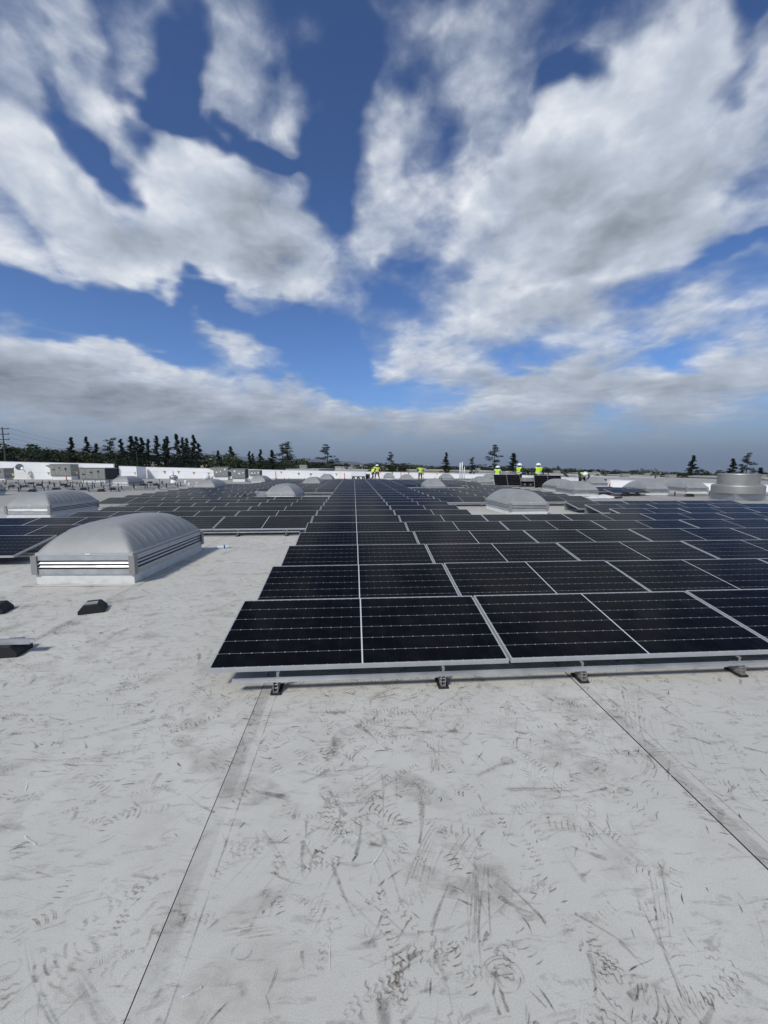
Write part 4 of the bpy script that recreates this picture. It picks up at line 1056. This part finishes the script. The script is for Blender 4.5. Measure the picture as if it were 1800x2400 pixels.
person('worker in rust trousers and yellow vest, standing right of the leaning worker', at_p(884, 52), .3, dict(
    knL=(-.12, .16, .52), anL=(-.12, .28, .1), toL=(-.13, .44, .05), knR=(.12, -.06, .5), anR=(.12, -.28, .14), toR=(.12, -.12, .05), elR=(.3, -.1, 1.18), wrR=(.3, -.02, .95), haR=(.3, .02, .88)),
    'shirt_orange', 'pants_brown', True, hfor(884, 1088, 52))
person('worker in dark helmet and brown trousers standing in front of the far parapet', at_p(985, 47), .15, dict(
    elR=(.26, .05, 1.16), wrR=(.22, .24, 1.2), haR=(.2, .30, 1.22), elL=(-.26, .04, 1.15), wrL=(-.12, .26, 1.12), haL=(-.04, .28, 1.12)), 'shirt_dark', 'pants_brown', False, hfor(985, 1089.5, 47))
person('worker holding the left end of the left upright panel, grey sleeves', at_p(1166, 34.6), PI-.6, hold, 'shirt_grey', 'pants_dark', True, hfor(1166, 1091, 34.6))
person('worker at the right end of the left upright panel, turned sideways in dark sleeves', at_p(1217, 33.8), PI/2+.5, hold, 'shirt_dark', 'pants_dark', True, hfor(1217, 1085, 33.8))
person('worker seen from behind with broad yellow vest above the right upright panel', at_p(1261, 32.4), 0, dict(
    elL=(-.32, .05, 1.18), wrL=(-.30, .25, 1.02), haL=(-.29, .32, 1.0), elR=(.32, .05, 1.18), wrR=(.34, .1, .95), haR=(.34, .14, .88)), 'shirt_dark', 'pants_dark', True, hfor(1261, 1084.5, 32.4))
person('worker bending forward with head down behind the wide dome', at_p(1366, 28.2), PI-.3, dict(
    pelvis=(0, -.22, .92), belly=(0, -.08, 1.02), chest=(0, .16, 1.16), neck=(0, .34, 1.20), head=(0, .44, 1.16), crown=(0, .55, 1.10), shL=(-.20, .22, 1.18), shR=(.20, .22, 1.18),
    elL=(-.26, .30, .92), wrL=(-.10, .42, .76), haL=(-.06, .46, .70), elR=(.26, .30, .92), wrR=(.10, .42, .76), haR=(.06, .46, .70), hiL=(-.1, -.2, .9), hiR=(.1, -.2, .9),
    knL=(-.13, 0, .5), knR=(.13, 0, .5), anL=(-.13, -.06, .09), anR=(.13, -.06, .09)), 'shirt_dark', 'pants_dark', True, 2.02)

# ------------------------------------------------------------------ racking waiting for panels, far left, and parts at right
def rack_row(x0, x1, y, label, seed, grp):
    t = thing('racking_row', label, 'racking', (x0, y, 0), 0, grp)
    r_ = random.Random(seed); L = x1-x0
    m_ = MB(); x = 0
    while x < L:
        l = r_.uniform(2.2, 4.5); l = min(l, L-x)
        if r_.random() < .85: m_.box(x, x+l-.25, -.03, .03, .07, .12); m_.box(x+.1, x+l-.4, .25, .30, .07, .11)
        x += l
    m_.build('rail', M['racking'], t)
    post = MB().box(-.028, .028, -.02, .02, 0, .36).mesh('post', M['pants_dark']); fm = MB().box(-.2, .2, -.05, .05, 0, .06).mesh('skid', M['racking'])
    x = r_.uniform(.3, 1)
    while x < L:
        if r_.random() < .75:
            o = put('upright_post', post, t, (x, r_.uniform(-.1, .1), .05)); o.scale = (1, 1, r_.uniform(.6, 1.15))
        elif r_.random() < .6:
            o = put('ballast_block', BLK, t, (x, 0, 0)); o.scale = (1.1, 1.1, 1.3)
        if r_.random() < .35: put('skid', fm, t, (x+.5, -.35, 0)).scale = (1.6, 1, 1)
        x += r_.uniform(.55, 1.25)
rows_ = [(-40, -20.0, 43.5, 'rearmost'), (-36, -17.5, 40.4, 'second from the back'), (-33, -15.5, 37.4, 'third from the back'), (-31, -13.5, 34.4, 'middle'), (-29, -13, 31.8, 'third from the front'), (-26, -13.6, 29.6, 'second from the front'), (-24, -15.0, 27.6, 'frontmost')]
for i, (a, b_, y, w_) in enumerate(rows_):
    rack_row(a, b_, y, 'empty silver racking with black posts at far left, %s row' % w_, i+3, 'empty racking rows at far left')
for i, (a, b_, y, w_) in enumerate([(20.5, 23.5, 20.6, 'nearest the exhaust fan'), (22.0, 27, 25.8, 'behind the domes by the fan'), (24.2, 30.0, 21.6, 'right of the exhaust fan'), (10, 22, 53, 'in front of the far low parapet'), (-8, 14, 49, 'behind the farthest panels')]):
    rack_row(a, b_, y, 'loose racking rails and black blocks '+w_, i+30, 'loose racking parts at right')
t = thing('tarpaulin', 'crumpled white sheet with black bundle right of the wide dome', 'tarp', (15.6, 19.6, 0))
bm = bmesh.new(); bmesh.ops.create_grid(bm, x_segments=24, y_segments=14, size=1)
for v in bm.verts:
    r = math.hypot(v.co.x, v.co.y); n_ = mnoise.noise(Vector((v.co.x*2.2, v.co.y*2.6, 3)))
    v.co = Vector((v.co.x*1.0, v.co.y*.45, .02+max(0, (1-r*r))*.16+abs(n_)*.09*max(0, 1.3-r)))
me = bpy.data.meshes.new('sheet'); bm.to_mesh(me); bm.free(); me.materials.append(M['tarp']); me.polygons.foreach_set('use_smooth', [True]*len(me.polygons)); put('sheet', me, t)
MB().tube((.5, -.35, .06), (1.0, -.25, .07), .06, n=8).build('black_bundle', M['rubber'], t)
for i, (x, y, lab) in enumerate([(16.3, 20.6, 'black block right of the wide dome, left of four'), (16.8, 21.2, 'black block right of the wide dome, second of four'), (18.1, 21.2, 'black block below the far right panel group, third of four'), (18.9, 21.4, 'black block below the far right panel group, rightmost of four')]):
    t = thing('roof_support_block', lab, 'support block', (x, y, 0), .1*i, 'black rubber support blocks on the roof'); o = put('block', BLK, t); o.scale = (1.2, 1.2, 1.8)
# horizontal pipe and beam on stands behind bending worker
t = thing('pipe_rack', 'dark horizontal duct on short stands behind the bending worker', 'duct', (on_y(1400, 1124, 33.6).x, 33.6, 0))
zt = hgt(1400, 1123, (0, 33.6)); MB().box(-.6, 1.6, -.12, .12, zt-.12, zt).build('duct', M['hvac_dark'], t)
for fx in (0, 1.4): MB().box(fx-.04, fx+.04, -.1, .1, 0, zt-.122).build('stand', M['hvac_dark'], t)
t = thing('loading_arm', 'dark slanting boom rising behind the right upright panel', 'boom', (0, 0, 0))
a, b_ = on_y(1306, 1093, 90), on_y(1330, 1117, 90); MB().tube(b_, a, .28, n=6).build('boom', M['steel_pole'], t)
c_ = on_y(1330, 1117, 90); MB().tube((c_.x, 90, -10), c_, .35, n=8).build('mast', M['steel_pole'], t)

# ------------------------------------------------------------------ landscape
HS = 0.030            # the plain falls gently to the right
GZ = -10.0
fh = Vector((FWD.x, FWD.y, 0)).normalized(); rh = Vector((fh.y, -fh.x, 0))
def gz(x, y):
    l = (Vector((x, y, 0))-Vector((CAM.x, CAM.y, 0))).dot(rh); return GZ-HS*l
g = MB(); Rg = 27000
def gp(f, l):
    p = fh*f+rh*l; return (p.x, p.y, gz(CAM.x+p.x, CAM.y+p.y))
g.add([gp(-Rg, -Rg), gp(-Rg, Rg), gp(Rg, Rg), gp(Rg, -Rg)], [(0, 1, 2, 3)])
o = g.build('ground', M['ground']); o.location = (CAM.x, CAM.y, 0); tag(o, kind='structure')
# body of the building under the roof
bw = thing('warehouse_building', 'long white warehouse carrying the solar roof', 'building', (0, 0, 0))
wbm = MB(); wbm.box(-74.8, 59.8, -29.8, 63.8, -14, -.42); wbm.build('outer_walls', M['bldg'], bw)
# mountains
mm = MB(); N = 160
prevrow = None; vs = []; fs = []
for i in range(N+1):
    px = -150+i*2150/N
    hpx = 13+7*math.sin(px*.004+.6)+10*mnoise.noise(Vector((px*.006, 2, 0)))+5*mnoise.noise(Vector((px*.02, 5, 0)))+2*mnoise.noise(Vector((px*.07, 1, 0)))
    hy = 1066+px*.030
    fac = 1.0 if px < 900 else max(.35, 1-(px-900)/1400)
    D_ = 20000
    for (dd, k) in ((D_-4500, 0), (D_-2500, .55+.2*mnoise.noise(Vector((px*.03, 9, 0)))), (D_, 1), (D_+4000, 0)):
        d = ray(px, 1094); dh = Vector((d.x, d.y, 0)); dh /= dh.dot(fh); p = Vector((CAM.x, CAM.y, 0))+dh*dd
        vs.append((p.x, p.y, gz(p.x, p.y)+(hpx*fac*k)*D_/FPX))
for i in range(N):
    for k in range(3): fs.append((i*4+k, (i+1)*4+k, (i+1)*4+k+1, i*4+k+1))
mm.add(vs, fs); o = mm.build('mountains', M['mountain'], None, True); tag(o, kind='structure')

# trees
def leafclump(bmv, bmf, c, r, n, rng, s, flat=.7):
    for _ in range(n):
        a = rng.uniform(0, 2*PI); u = rng.uniform(-1, 1); rr = r*rng.uniform(.2, 1)**.5
        p = c+Vector((rr*math.sqrt(1-u*u)*math.cos(a), rr*math.sqrt(1-u*u)*math.sin(a), rr*u*flat))
        d1 = Vector((rng.gauss(0, 1), rng.gauss(0, 1), rng.gauss(0, .6))).normalized(); d2 = d1.orthogonal().normalized(); d2 = Matrix.Rotation(rng.uniform(0, 6), 3, d1) @ d2
        k = len(bmv); q = s*rng.uniform(.6, 1.3)
        bmv += [p-d1*q, p+d2*q*.7, p+d1*q, p-d2*q*.7]; bmf.append((k, k+1, k+2, k+3))
def conifer(seed, H=20.0, wid=.17, dens=1.0, top=0.0, kind='spire'):
    rng = random.Random(seed); V_, F_ = [], []
    tr = MB(); lean = Vector((rng.uniform(-.02, .02), rng.uniform(-.02, .02), 0))
    tr.tube((0, 0, 0), Vector((0, 0, H*.97))+lean*H, H*.013, H*.002, n=7)
    nb = int(46*dens) if kind == 'spire' else int(26*dens)
    base = {'spire': .10, 'tuft': .22, 'palmy': .45}[kind]
    for i in range(nb):
        t = base+(1-base)*((i+rng.uniform(0, .9))/nb)
        if kind == 'spire': rad = H*wid*(1-t)**.95*rng.uniform(.35, 1.2)+.12
        elif kind == 'tuft': rad = H*wid*(.35+.9*math.sin(PI*min(1, (t-base)/(1-base)*1.02+.1))**1.0)*rng.uniform(.35, 1.1)*(1.15-t*.55)
        else: rad = H*wid*rng.uniform(.3, 1.0)
        a = rng.uniform(0, 2*PI)
        st = Vector((0, 0, t*H)); e_ = st+Vector((math.cos(a)*rad, math.sin(a)*rad, rad*rng.uniform(-.15, .45)))
        tr.tube(st, e_, H*.003, H*.001, n=4, cap=False)
        steps = 2 if kind != 'spire' else 3
        for k in range(steps):
            c = st.lerp(e_, (k+1)/steps); leafclump(V_, F_, c, (H*(.034-.018*t) if kind == 'spire' else H*.036)*rng.uniform(.8, 1.3), 20 if kind == 'spire' else 48, rng, H*(.0115-.004*t))
    c = MB(); c.add(V_, F_); return tr.mesh('trunk', M['bark']), c
def bushy(seed, H=10.0, wid=.5):
    rng = random.Random(seed); V_, F_ = [], []; tr = MB(); tr.tube((0, 0, 0), (0, 0, H*.5), H*.03, H*.012, n=7)
    for i in range(26):
        a = rng.uniform(0, 2*PI); t = rng.uniform(.25, .92); r = H*wid*math.sqrt(max(.05, 1-((t-.5)/.5)**2))*rng.uniform(.3, .95)
        e_ = Vector((math.cos(a)*r, math.sin(a)*r, t*H)); tr.tube((0, 0, H*.35*t+.1*H), e_, H*.008, H*.003, n=4, cap=False)
        leafclump(V_, F_, e_, H*.13*rng.uniform(.7, 1.2), 52, rng, H*.026, .8)
    c = MB(); c.add(V_, F_); return tr.mesh('trunk', M['bark']), c
def crown_mesh(c, m_):
    me = bpy.data.meshes.new('crown'); me.from_pydata([tuple(v) for v in c.v], [], c.f); me.materials.append(m_); return me
SPIRE = []; TUFT = []; BUSH = []
for i in range(4):
    t_, c = conifer(10+i, wid=.165+.03*(i % 2), dens=1.9); SPIRE.append((t_, crown_mesh(c, M['foliage_dark'])))
for i in range(4):
    t_, c = conifer(30+i, wid=.17, kind='tuft'); TUFT.append((t_, crown_mesh(c, M['foliage_dark'])))
t_, c = conifer(51, wid=.11, kind='palmy', dens=1.2); PALMY = (t_, crown_mesh(c, M['foliage_dark']))
for i in range(4):
    t_, c = bushy(70+i); BUSH.append((t_, crown_mesh(c, M[['foliage_mid', 'foliage_light', 'foliage_mid', 'foliage_dark'][i]])))
def tree(px, top, D_, var, label, Hn, grp, wscale=1.0, name='conifer_tree'):
    d = ray(px, top); dh = Vector((d.x, d.y, 0)).dot(fh); p = CAM+d*(D_/dh)
    z0 = gz(p.x, p.y); h = p.z-z0
    t = thing(name, label, 'tree', (p.x, p.y, z0), (px*1.7) % 6.28, grp)
    put('trunk', var[0], t); put('crown', var[1], t)
    s = h/Hn; t.scale = (s*wscale, s*wscale, s)
    return t
CON = [(165.5, 1025, 'tall spire conifer, leftmost of the tall ones behind the tall parapet', .9), (202, 1024, 'tall spire conifer second from left behind the tall parapet', .95),
 (225, 1040, 'shorter spire conifer between tall ones behind the left parapet', 1.1), (282, 1029, 'slender conifer right of the flat topped tree', .9), (306, 1022, 'dense conifer at the left end of the dark tree row', 1.2),
 (319, 1024, 'second conifer in the dark tree row', 1.0), (331, 1026, 'third conifer in the dark tree row, beside a lamp pole', 1.1), (347, 1029, 'slim conifer in the gap of the dark tree row', .8), (366, 1021, 'fifth conifer in the dark tree row', .95),
 (385, 1030, 'lower conifer in the middle of the dark tree row', 1.0), (391, 1023, 'pointed conifer right of the middle of the dark row', .9), (412, 1017, 'tallest conifer of the dark tree row', .85), (427, 1025, 'slim conifer right of the tallest one', .75),
 (437, 1028, 'broad conifer near the right end of the dark row', .95), (453, 1020, 'pointed conifer next to last in the dark row', .9), (464, 1039, 'last and lower conifer at the right end of the dark row', 1.0),
 (511, 1056, 'small dark conifer beside the twin pylon', 1.1), (541, 1047, 'lone columnar conifer right of the dark row', 1.25), (584, 1058, 'faint thin conifer left of a dark one above the rooftop units', 1.0), (592, 1063, 'small faint conifer beside the thin one', .9),
 (610, 1054, 'pointed dark conifer above the far left dome', 1.1), (637, 1055, 'rounded conifer left of the broad dark one', 1.3), (670, 1036, 'broad dark conifer standing high left of centre', 1.25), (662, 1046, 'conifer leaning against the broad dark one', 1.2),
 (766, 1043, 'single dark conifer behind the parapet just left of the straight column', 1.25)]
for i, (px, top, lab, ws) in enumerate(CON):
    D_ = 150+ (i*37 % 50) if px < 480 else 190+(i*29 % 60)
    v = SPIRE[i % 4] if px < 600 else TUFT[i % 4] if px > 650 else SPIRE[(i+1) % 4]
    tree(px, top, D_, v, lab, 20.0, 'tall dark conifers behind the left parapet', ws*1.5)
tree(256, 1029, 160, PALMY, 'flat topped tree on a bare trunk behind the left parapet', 20.0, None, 1.05, 'flat_topped_tree')
TF = [(917, 1061, 'scraggy thin conifer above the two workers by the cart', .95), (1046, 1061, 'slim dark conifer right of the worker in brown trousers', .8), (1106, 1072, 'small slim conifer right of the white pipes', .9),
 (1159, 1045, 'tall ragged conifer behind the first panel carrier', 1.35), (1204, 1062, 'dense conifer behind the second panel carrier', 1.15), (1625, 1068, 'dark columnar conifer left of the big exhaust fan', 1.0),
 (1719, 1075, 'narrow conifer rising behind the left half of the exhaust fan', .95), (1753, 1064, 'ragged bare stemmed conifer behind the exhaust fan', 1.2), (1783, 1096, 'low conifer right of the exhaust fan', 1.2), (1740, 1096, 'low conifer between two taller ones behind the fan', 1.0), (1768, 1100, 'low rounded conifer behind the right of the fan', 1.3),
 (1282, 1096, 'low dark tree right of the worker seen from behind', 1.7)]
for i, (px, top, lab, ws) in enumerate(TF):
    col_ = px in (1046, 1204, 1625, 1719, 1783)
    tree(px, top, 170+(i*31 % 60), SPIRE[i % 4] if col_ else TUFT[i % 4], lab, 20.0, 'scattered ragged conifers beyond the right parapet', ws*(1.75 if col_ else 1.2))
# bushy trees
BU = [(51, 1043, 130, 'big round tree right of the power pole'), (20, 1056, 150, 'bushy tree behind the power pole'), (85, 1056, 160, 'bushy tree right of the big round tree'), (108, 1052, 170, 'round treetop left of the first tall conifers'),
      (140, 1056, 150, 'mid green bushy tree at the foot of the tall conifers'), (180, 1062, 150, 'bushy tree between the left tall conifers'), (240, 1062, 150, 'bushy tree left of the flat topped tree'), (268, 1066, 140, 'pale bushy tree below the flat topped tree'),
      (492, 1078, 130, 'round dark bush right of the conifer row'), (520, 1066, 140, 'bushy tree below the twin pylon'), (570, 1078, 130, 'wide bushy tree above the hooded rooftop unit'), (600, 1082, 130, 'low green bush above the smallest rooftop unit'),
      (640, 1080, 130, 'low bush below the rounded conifer'), (690, 1082, 140, 'low bush right of the broad dark conifer'), (706, 1075, 240, 'round pale tree in the gap before the single conifer'), (728, 1076, 240, 'second round pale tree in the gap before the single conifer'), (1244, 1098, 150, 'reddish low tree behind the panel cart'),
      (1510, 1100, 220, 'dark spreading tree behind the long low dome'), (1585, 1110, 170, 'rounded dark tree left of the columnar conifer'), (1600, 1122, 120, 'low green bush against the right parapet'), (1672, 1103, 220, 'round tree just left of the exhaust fan')]
for i, (px, top, D_, lab) in enumerate(BU):
    tree(px, top, D_, BUSH[i % 4], lab, 9.6, 'low bushy trees beyond the parapet', 1.15, 'bushy_tree')
rng = random.Random(77)
for i in range(200):
    px = -60+1920*(i+rng.random())/200
    hor = 1069+px*.0278
    up_ = rng.uniform(2, 12)
    if px < 140: up_ += 10
    D_ = rng.choice([300, 420, 600, 800, 1100])
    if px < 500: D_ = rng.uniform(220, 420); up_ += 7
    where = 'left' if px < 500 else 'middle' if px < 1150 else 'right'
    vi = rng.randrange(4)
    tree(px, hor-up_*rng.uniform(.3, 1), D_, BUSH[vi], '%s bushy tree in the low tree belt along the %s of the horizon' % (('small mid green', 'small pale green', 'small rounded green', 'small dark')[vi], where), 9.6, 'trees of the distant belt, %s part' % where, rng.uniform(1.2, 2.2), 'bushy_tree')
# far woods below the horizon line: one mass of small crowns
V_, F_ = [], []
rng = random.Random(5)
for i in range(2600):
    f = 10**rng.uniform(2.75, 3.65); l = rng.uniform(-1.15, 1.15)*f
    p = Vector((CAM.x, CAM.y, 0))+fh*f+rh*l; z = gz(p.x, p.y); s_ = rng.uniform(3.5, 8)
    leafclump(V_, F_, Vector((p.x, p.y, z+s_*.8)), s_*1.1, 16, rng, s_*.42, .8)
me = bpy.data.meshes.new('far_woods'); me.from_pydata([tuple(v) for v in V_], [], F_); me.materials.append(M['foliage_mid']); o = put('far_woods', me)
tag(o, 'dark treetops of the far town merging along the horizon', 'woods', kind='stuff')

# industrial buildings beyond the parapet
def building(px0, px1, ytop, D_, label, mw='bldg', depth=40, wins=True):
    d0, d1 = ray(px0, 1094), ray(px1, 1094)
    p0 = CAM+d0*(D_/Vector((d0.x, d0.y, 0)).dot(fh)); p1 = CAM+d1*(D_/Vector((d1.x, d1.y, 0)).dot(fh))
    zt = (CAM+ray((px0+px1)/2, ytop)*(D_/Vector((ray((px0+px1)/2, ytop).x, ray((px0+px1)/2, ytop).y, 0)).dot(fh))).z
    w = (p1-p0).length; zb = min(gz(p0.x, p0.y), gz(p1.x, p1.y))-.5; zt = max(zt, zb+4)
    a = math.atan2(p1.y-p0.y, p1.x-p0.x)
    t = thing('industrial_building', label, 'building', (p0.x, p0.y, zb), a, 'pale industrial buildings beyond the roof')
    h = zt-zb
    MB().box(0, w, 0, depth, 0, h-.6).build('walls', M[mw], t); MB().box(-.3, w+.3, -.3, depth+.3, h-.598, h).build('roof', M['roofgrey'], t)
    if wins:
        n = max(2, min(14, int(w/7)))
        wm = MB().box(0, w/n*.55, -.06, -.01, h*.35, h*.62).mesh('window', M['window'])
        for k in range(n): put('window', wm, t, (w/n*(k+.22), 0, 0))
    rr = random.Random(int(px0)); 
    for k in range(int(w/18)+1):
        x = rr.uniform(2, max(3, w-4)); MB().box(x, x+2.2, 8, 10, h+.001, h+1.2).build('rooftop_unit', M['hvac'], t)
BL = [(-80, 60, 1074, 240, 'long white building behind the power pole'), (70, 135, 1076, 260, 'white building low among the left trees'), (150, 280, 1080, 260, 'pale flat building behind the left conifers'),
      (330, 400, 1078, 230, 'pale building glimpsed through the dark conifer row'), (465, 490, 1079, 230, 'beige building in the gap right of the conifer row', 'bldg_tan'), (540, 700, 1092, 320, 'long pale shed behind the low trees at centre left'),
      (672, 745, 1099, 120, 'grey flat roof just beyond the parapet left of centre', 'bldg'), (785, 860, 1093, 300, 'white warehouse behind the loaded cart'), (868, 935, 1096, 330, 'grey warehouse behind the two workers', 'bldg'), (775, 860, 1101, 180, 'tan building strip behind the cart', 'bldg_tan'),
      (960, 1050, 1101, 260, 'tan low building behind the worker in brown trousers', 'bldg_tan'), (1085, 1160, 1103, 200, 'long white roof behind the white pipes'), (1290, 1352, 1111, 150, 'grey building between right upright panel and bending worker', 'bldg'),
      (1385, 1480, 1109, 330, 'white building right of the bending worker'), (1420, 1530, 1120, 130, 'long pale shed above the right parapet', 'bldg'), (1530, 1575, 1115, 200, 'small white building behind the long low dome'), (1550, 1680, 1123, 120, 'grey flat roof left of the exhaust fan', 'bldg'),
      (1640, 1675, 1118, 240, 'white building strip beside the exhaust fan'), (1440, 1472, 1113, 420, 'bright white building far off at right'), (1795, 1860, 1120, 160, 'white building at the right edge behind the fan')]
for b_ in BL: building(b_[0], b_[1], b_[2], b_[3], b_[4], b_[5] if len(b_) > 5 else 'bldg')

# power poles, pylons, wires
def pole(px, top, D_, label, arms=3, w=.22, armw=2.0, double=False):
    d = ray(px, top); p = CAM+d*(D_/Vector((d.x, d.y, 0)).dot(fh)); z0 = gz(p.x, p.y)
    t = thing('power_pole', label, 'power pole', (p.x, p.y, z0), 0, 'power poles and pylons'); h = p.z-z0
    offs = (-.8, .8) if double else (0,)
    for o_ in offs: MB().tube((o_, 0, 0), (o_, 0, h), w, w*.6, n=8).build('pole', M['steel_pole'], t)
    for k in range(arms):
        a_ = MB().box(-armw, armw, -.1, .1, h-.6-k*armw*.9, h-.35-k*armw*.9).build('crossarm', M['steel_pole'], t)
        for s_ in (-1, 1): MB().tube((s_*armw*.92, 0, h-.35-k*armw*.9), (s_*armw*.92, 0, h-.1-k*armw*.9), .09, n=6).build('insulator', M['hvac'], a_)
    return p
P0 = pole(5, 1001, 120, 'tall power pole with three crossarms at the left edge', 3, .24, 1.7)
pole(501, 1058, 420, 'distant twin pylon above the small conifer', 3, .25, 3.2, True); pole(556, 1063, 480, 'smaller distant pylon left of the low bush', 3, .3, 3.4, True)
pole(320, 1058, 105, 'slim lamp pole in front of the dark conifer row', 0, .1); pole(1537, 1105, 60, 'short dark pole with a crossbar above the right parapet', 1, .16, .8); pole(1457, 1104, 240, 'thin far pole right of the bending worker', 1, .15, 1.2)
pole(1560, 1104, 200, 'thin far pole left of the columnar conifer', 1, .15, 1.2)
for k in range(4):
    a = CAM+ray(17, 1003+k*11)*(120/1.0); b_ = CAM+ray(250, 1049+k*7)*(330)
    m_ = MB(); prev = None
    for i in range(17):
        t_ = i/16; q = a.lerp(b_, t_)-Vector((0, 0, 4*t_*(1-t_)*1.5))
        if prev is not None: m_.tube(prev, q, .03, n=4, cap=False)
        prev = q
    o = m_.build('power_line', M['steel_pole']); tag(o, 'thin power line from the left pole, %s wire' % ['uppermost', 'second', 'third', 'lowest'][k], 'wire', 'power lines from the left pole')

# ------------------------------------------------------------------ haze
hm = bpy.data.materials.new('haze'); hm.use_nodes = True; T = NT(hm.node_tree); T.n.clear()
pv = T.node('ShaderNodeVolumePrincipled'); pv.inputs['Color'].default_value = (.80, .88, .97, 1); pv.inputs['Density'].default_value = 3.0e-5
pv.inputs['Anisotropy'].default_value = .3
ho = T.node('ShaderNodeOutputMaterial'); T.l.new(pv.outputs[0], ho.inputs['Volume'])
o = MB().box(-39000, 39000, -39000, 39000, -1000, 1300).build('haze', hm); tag(o, kind='stuff')
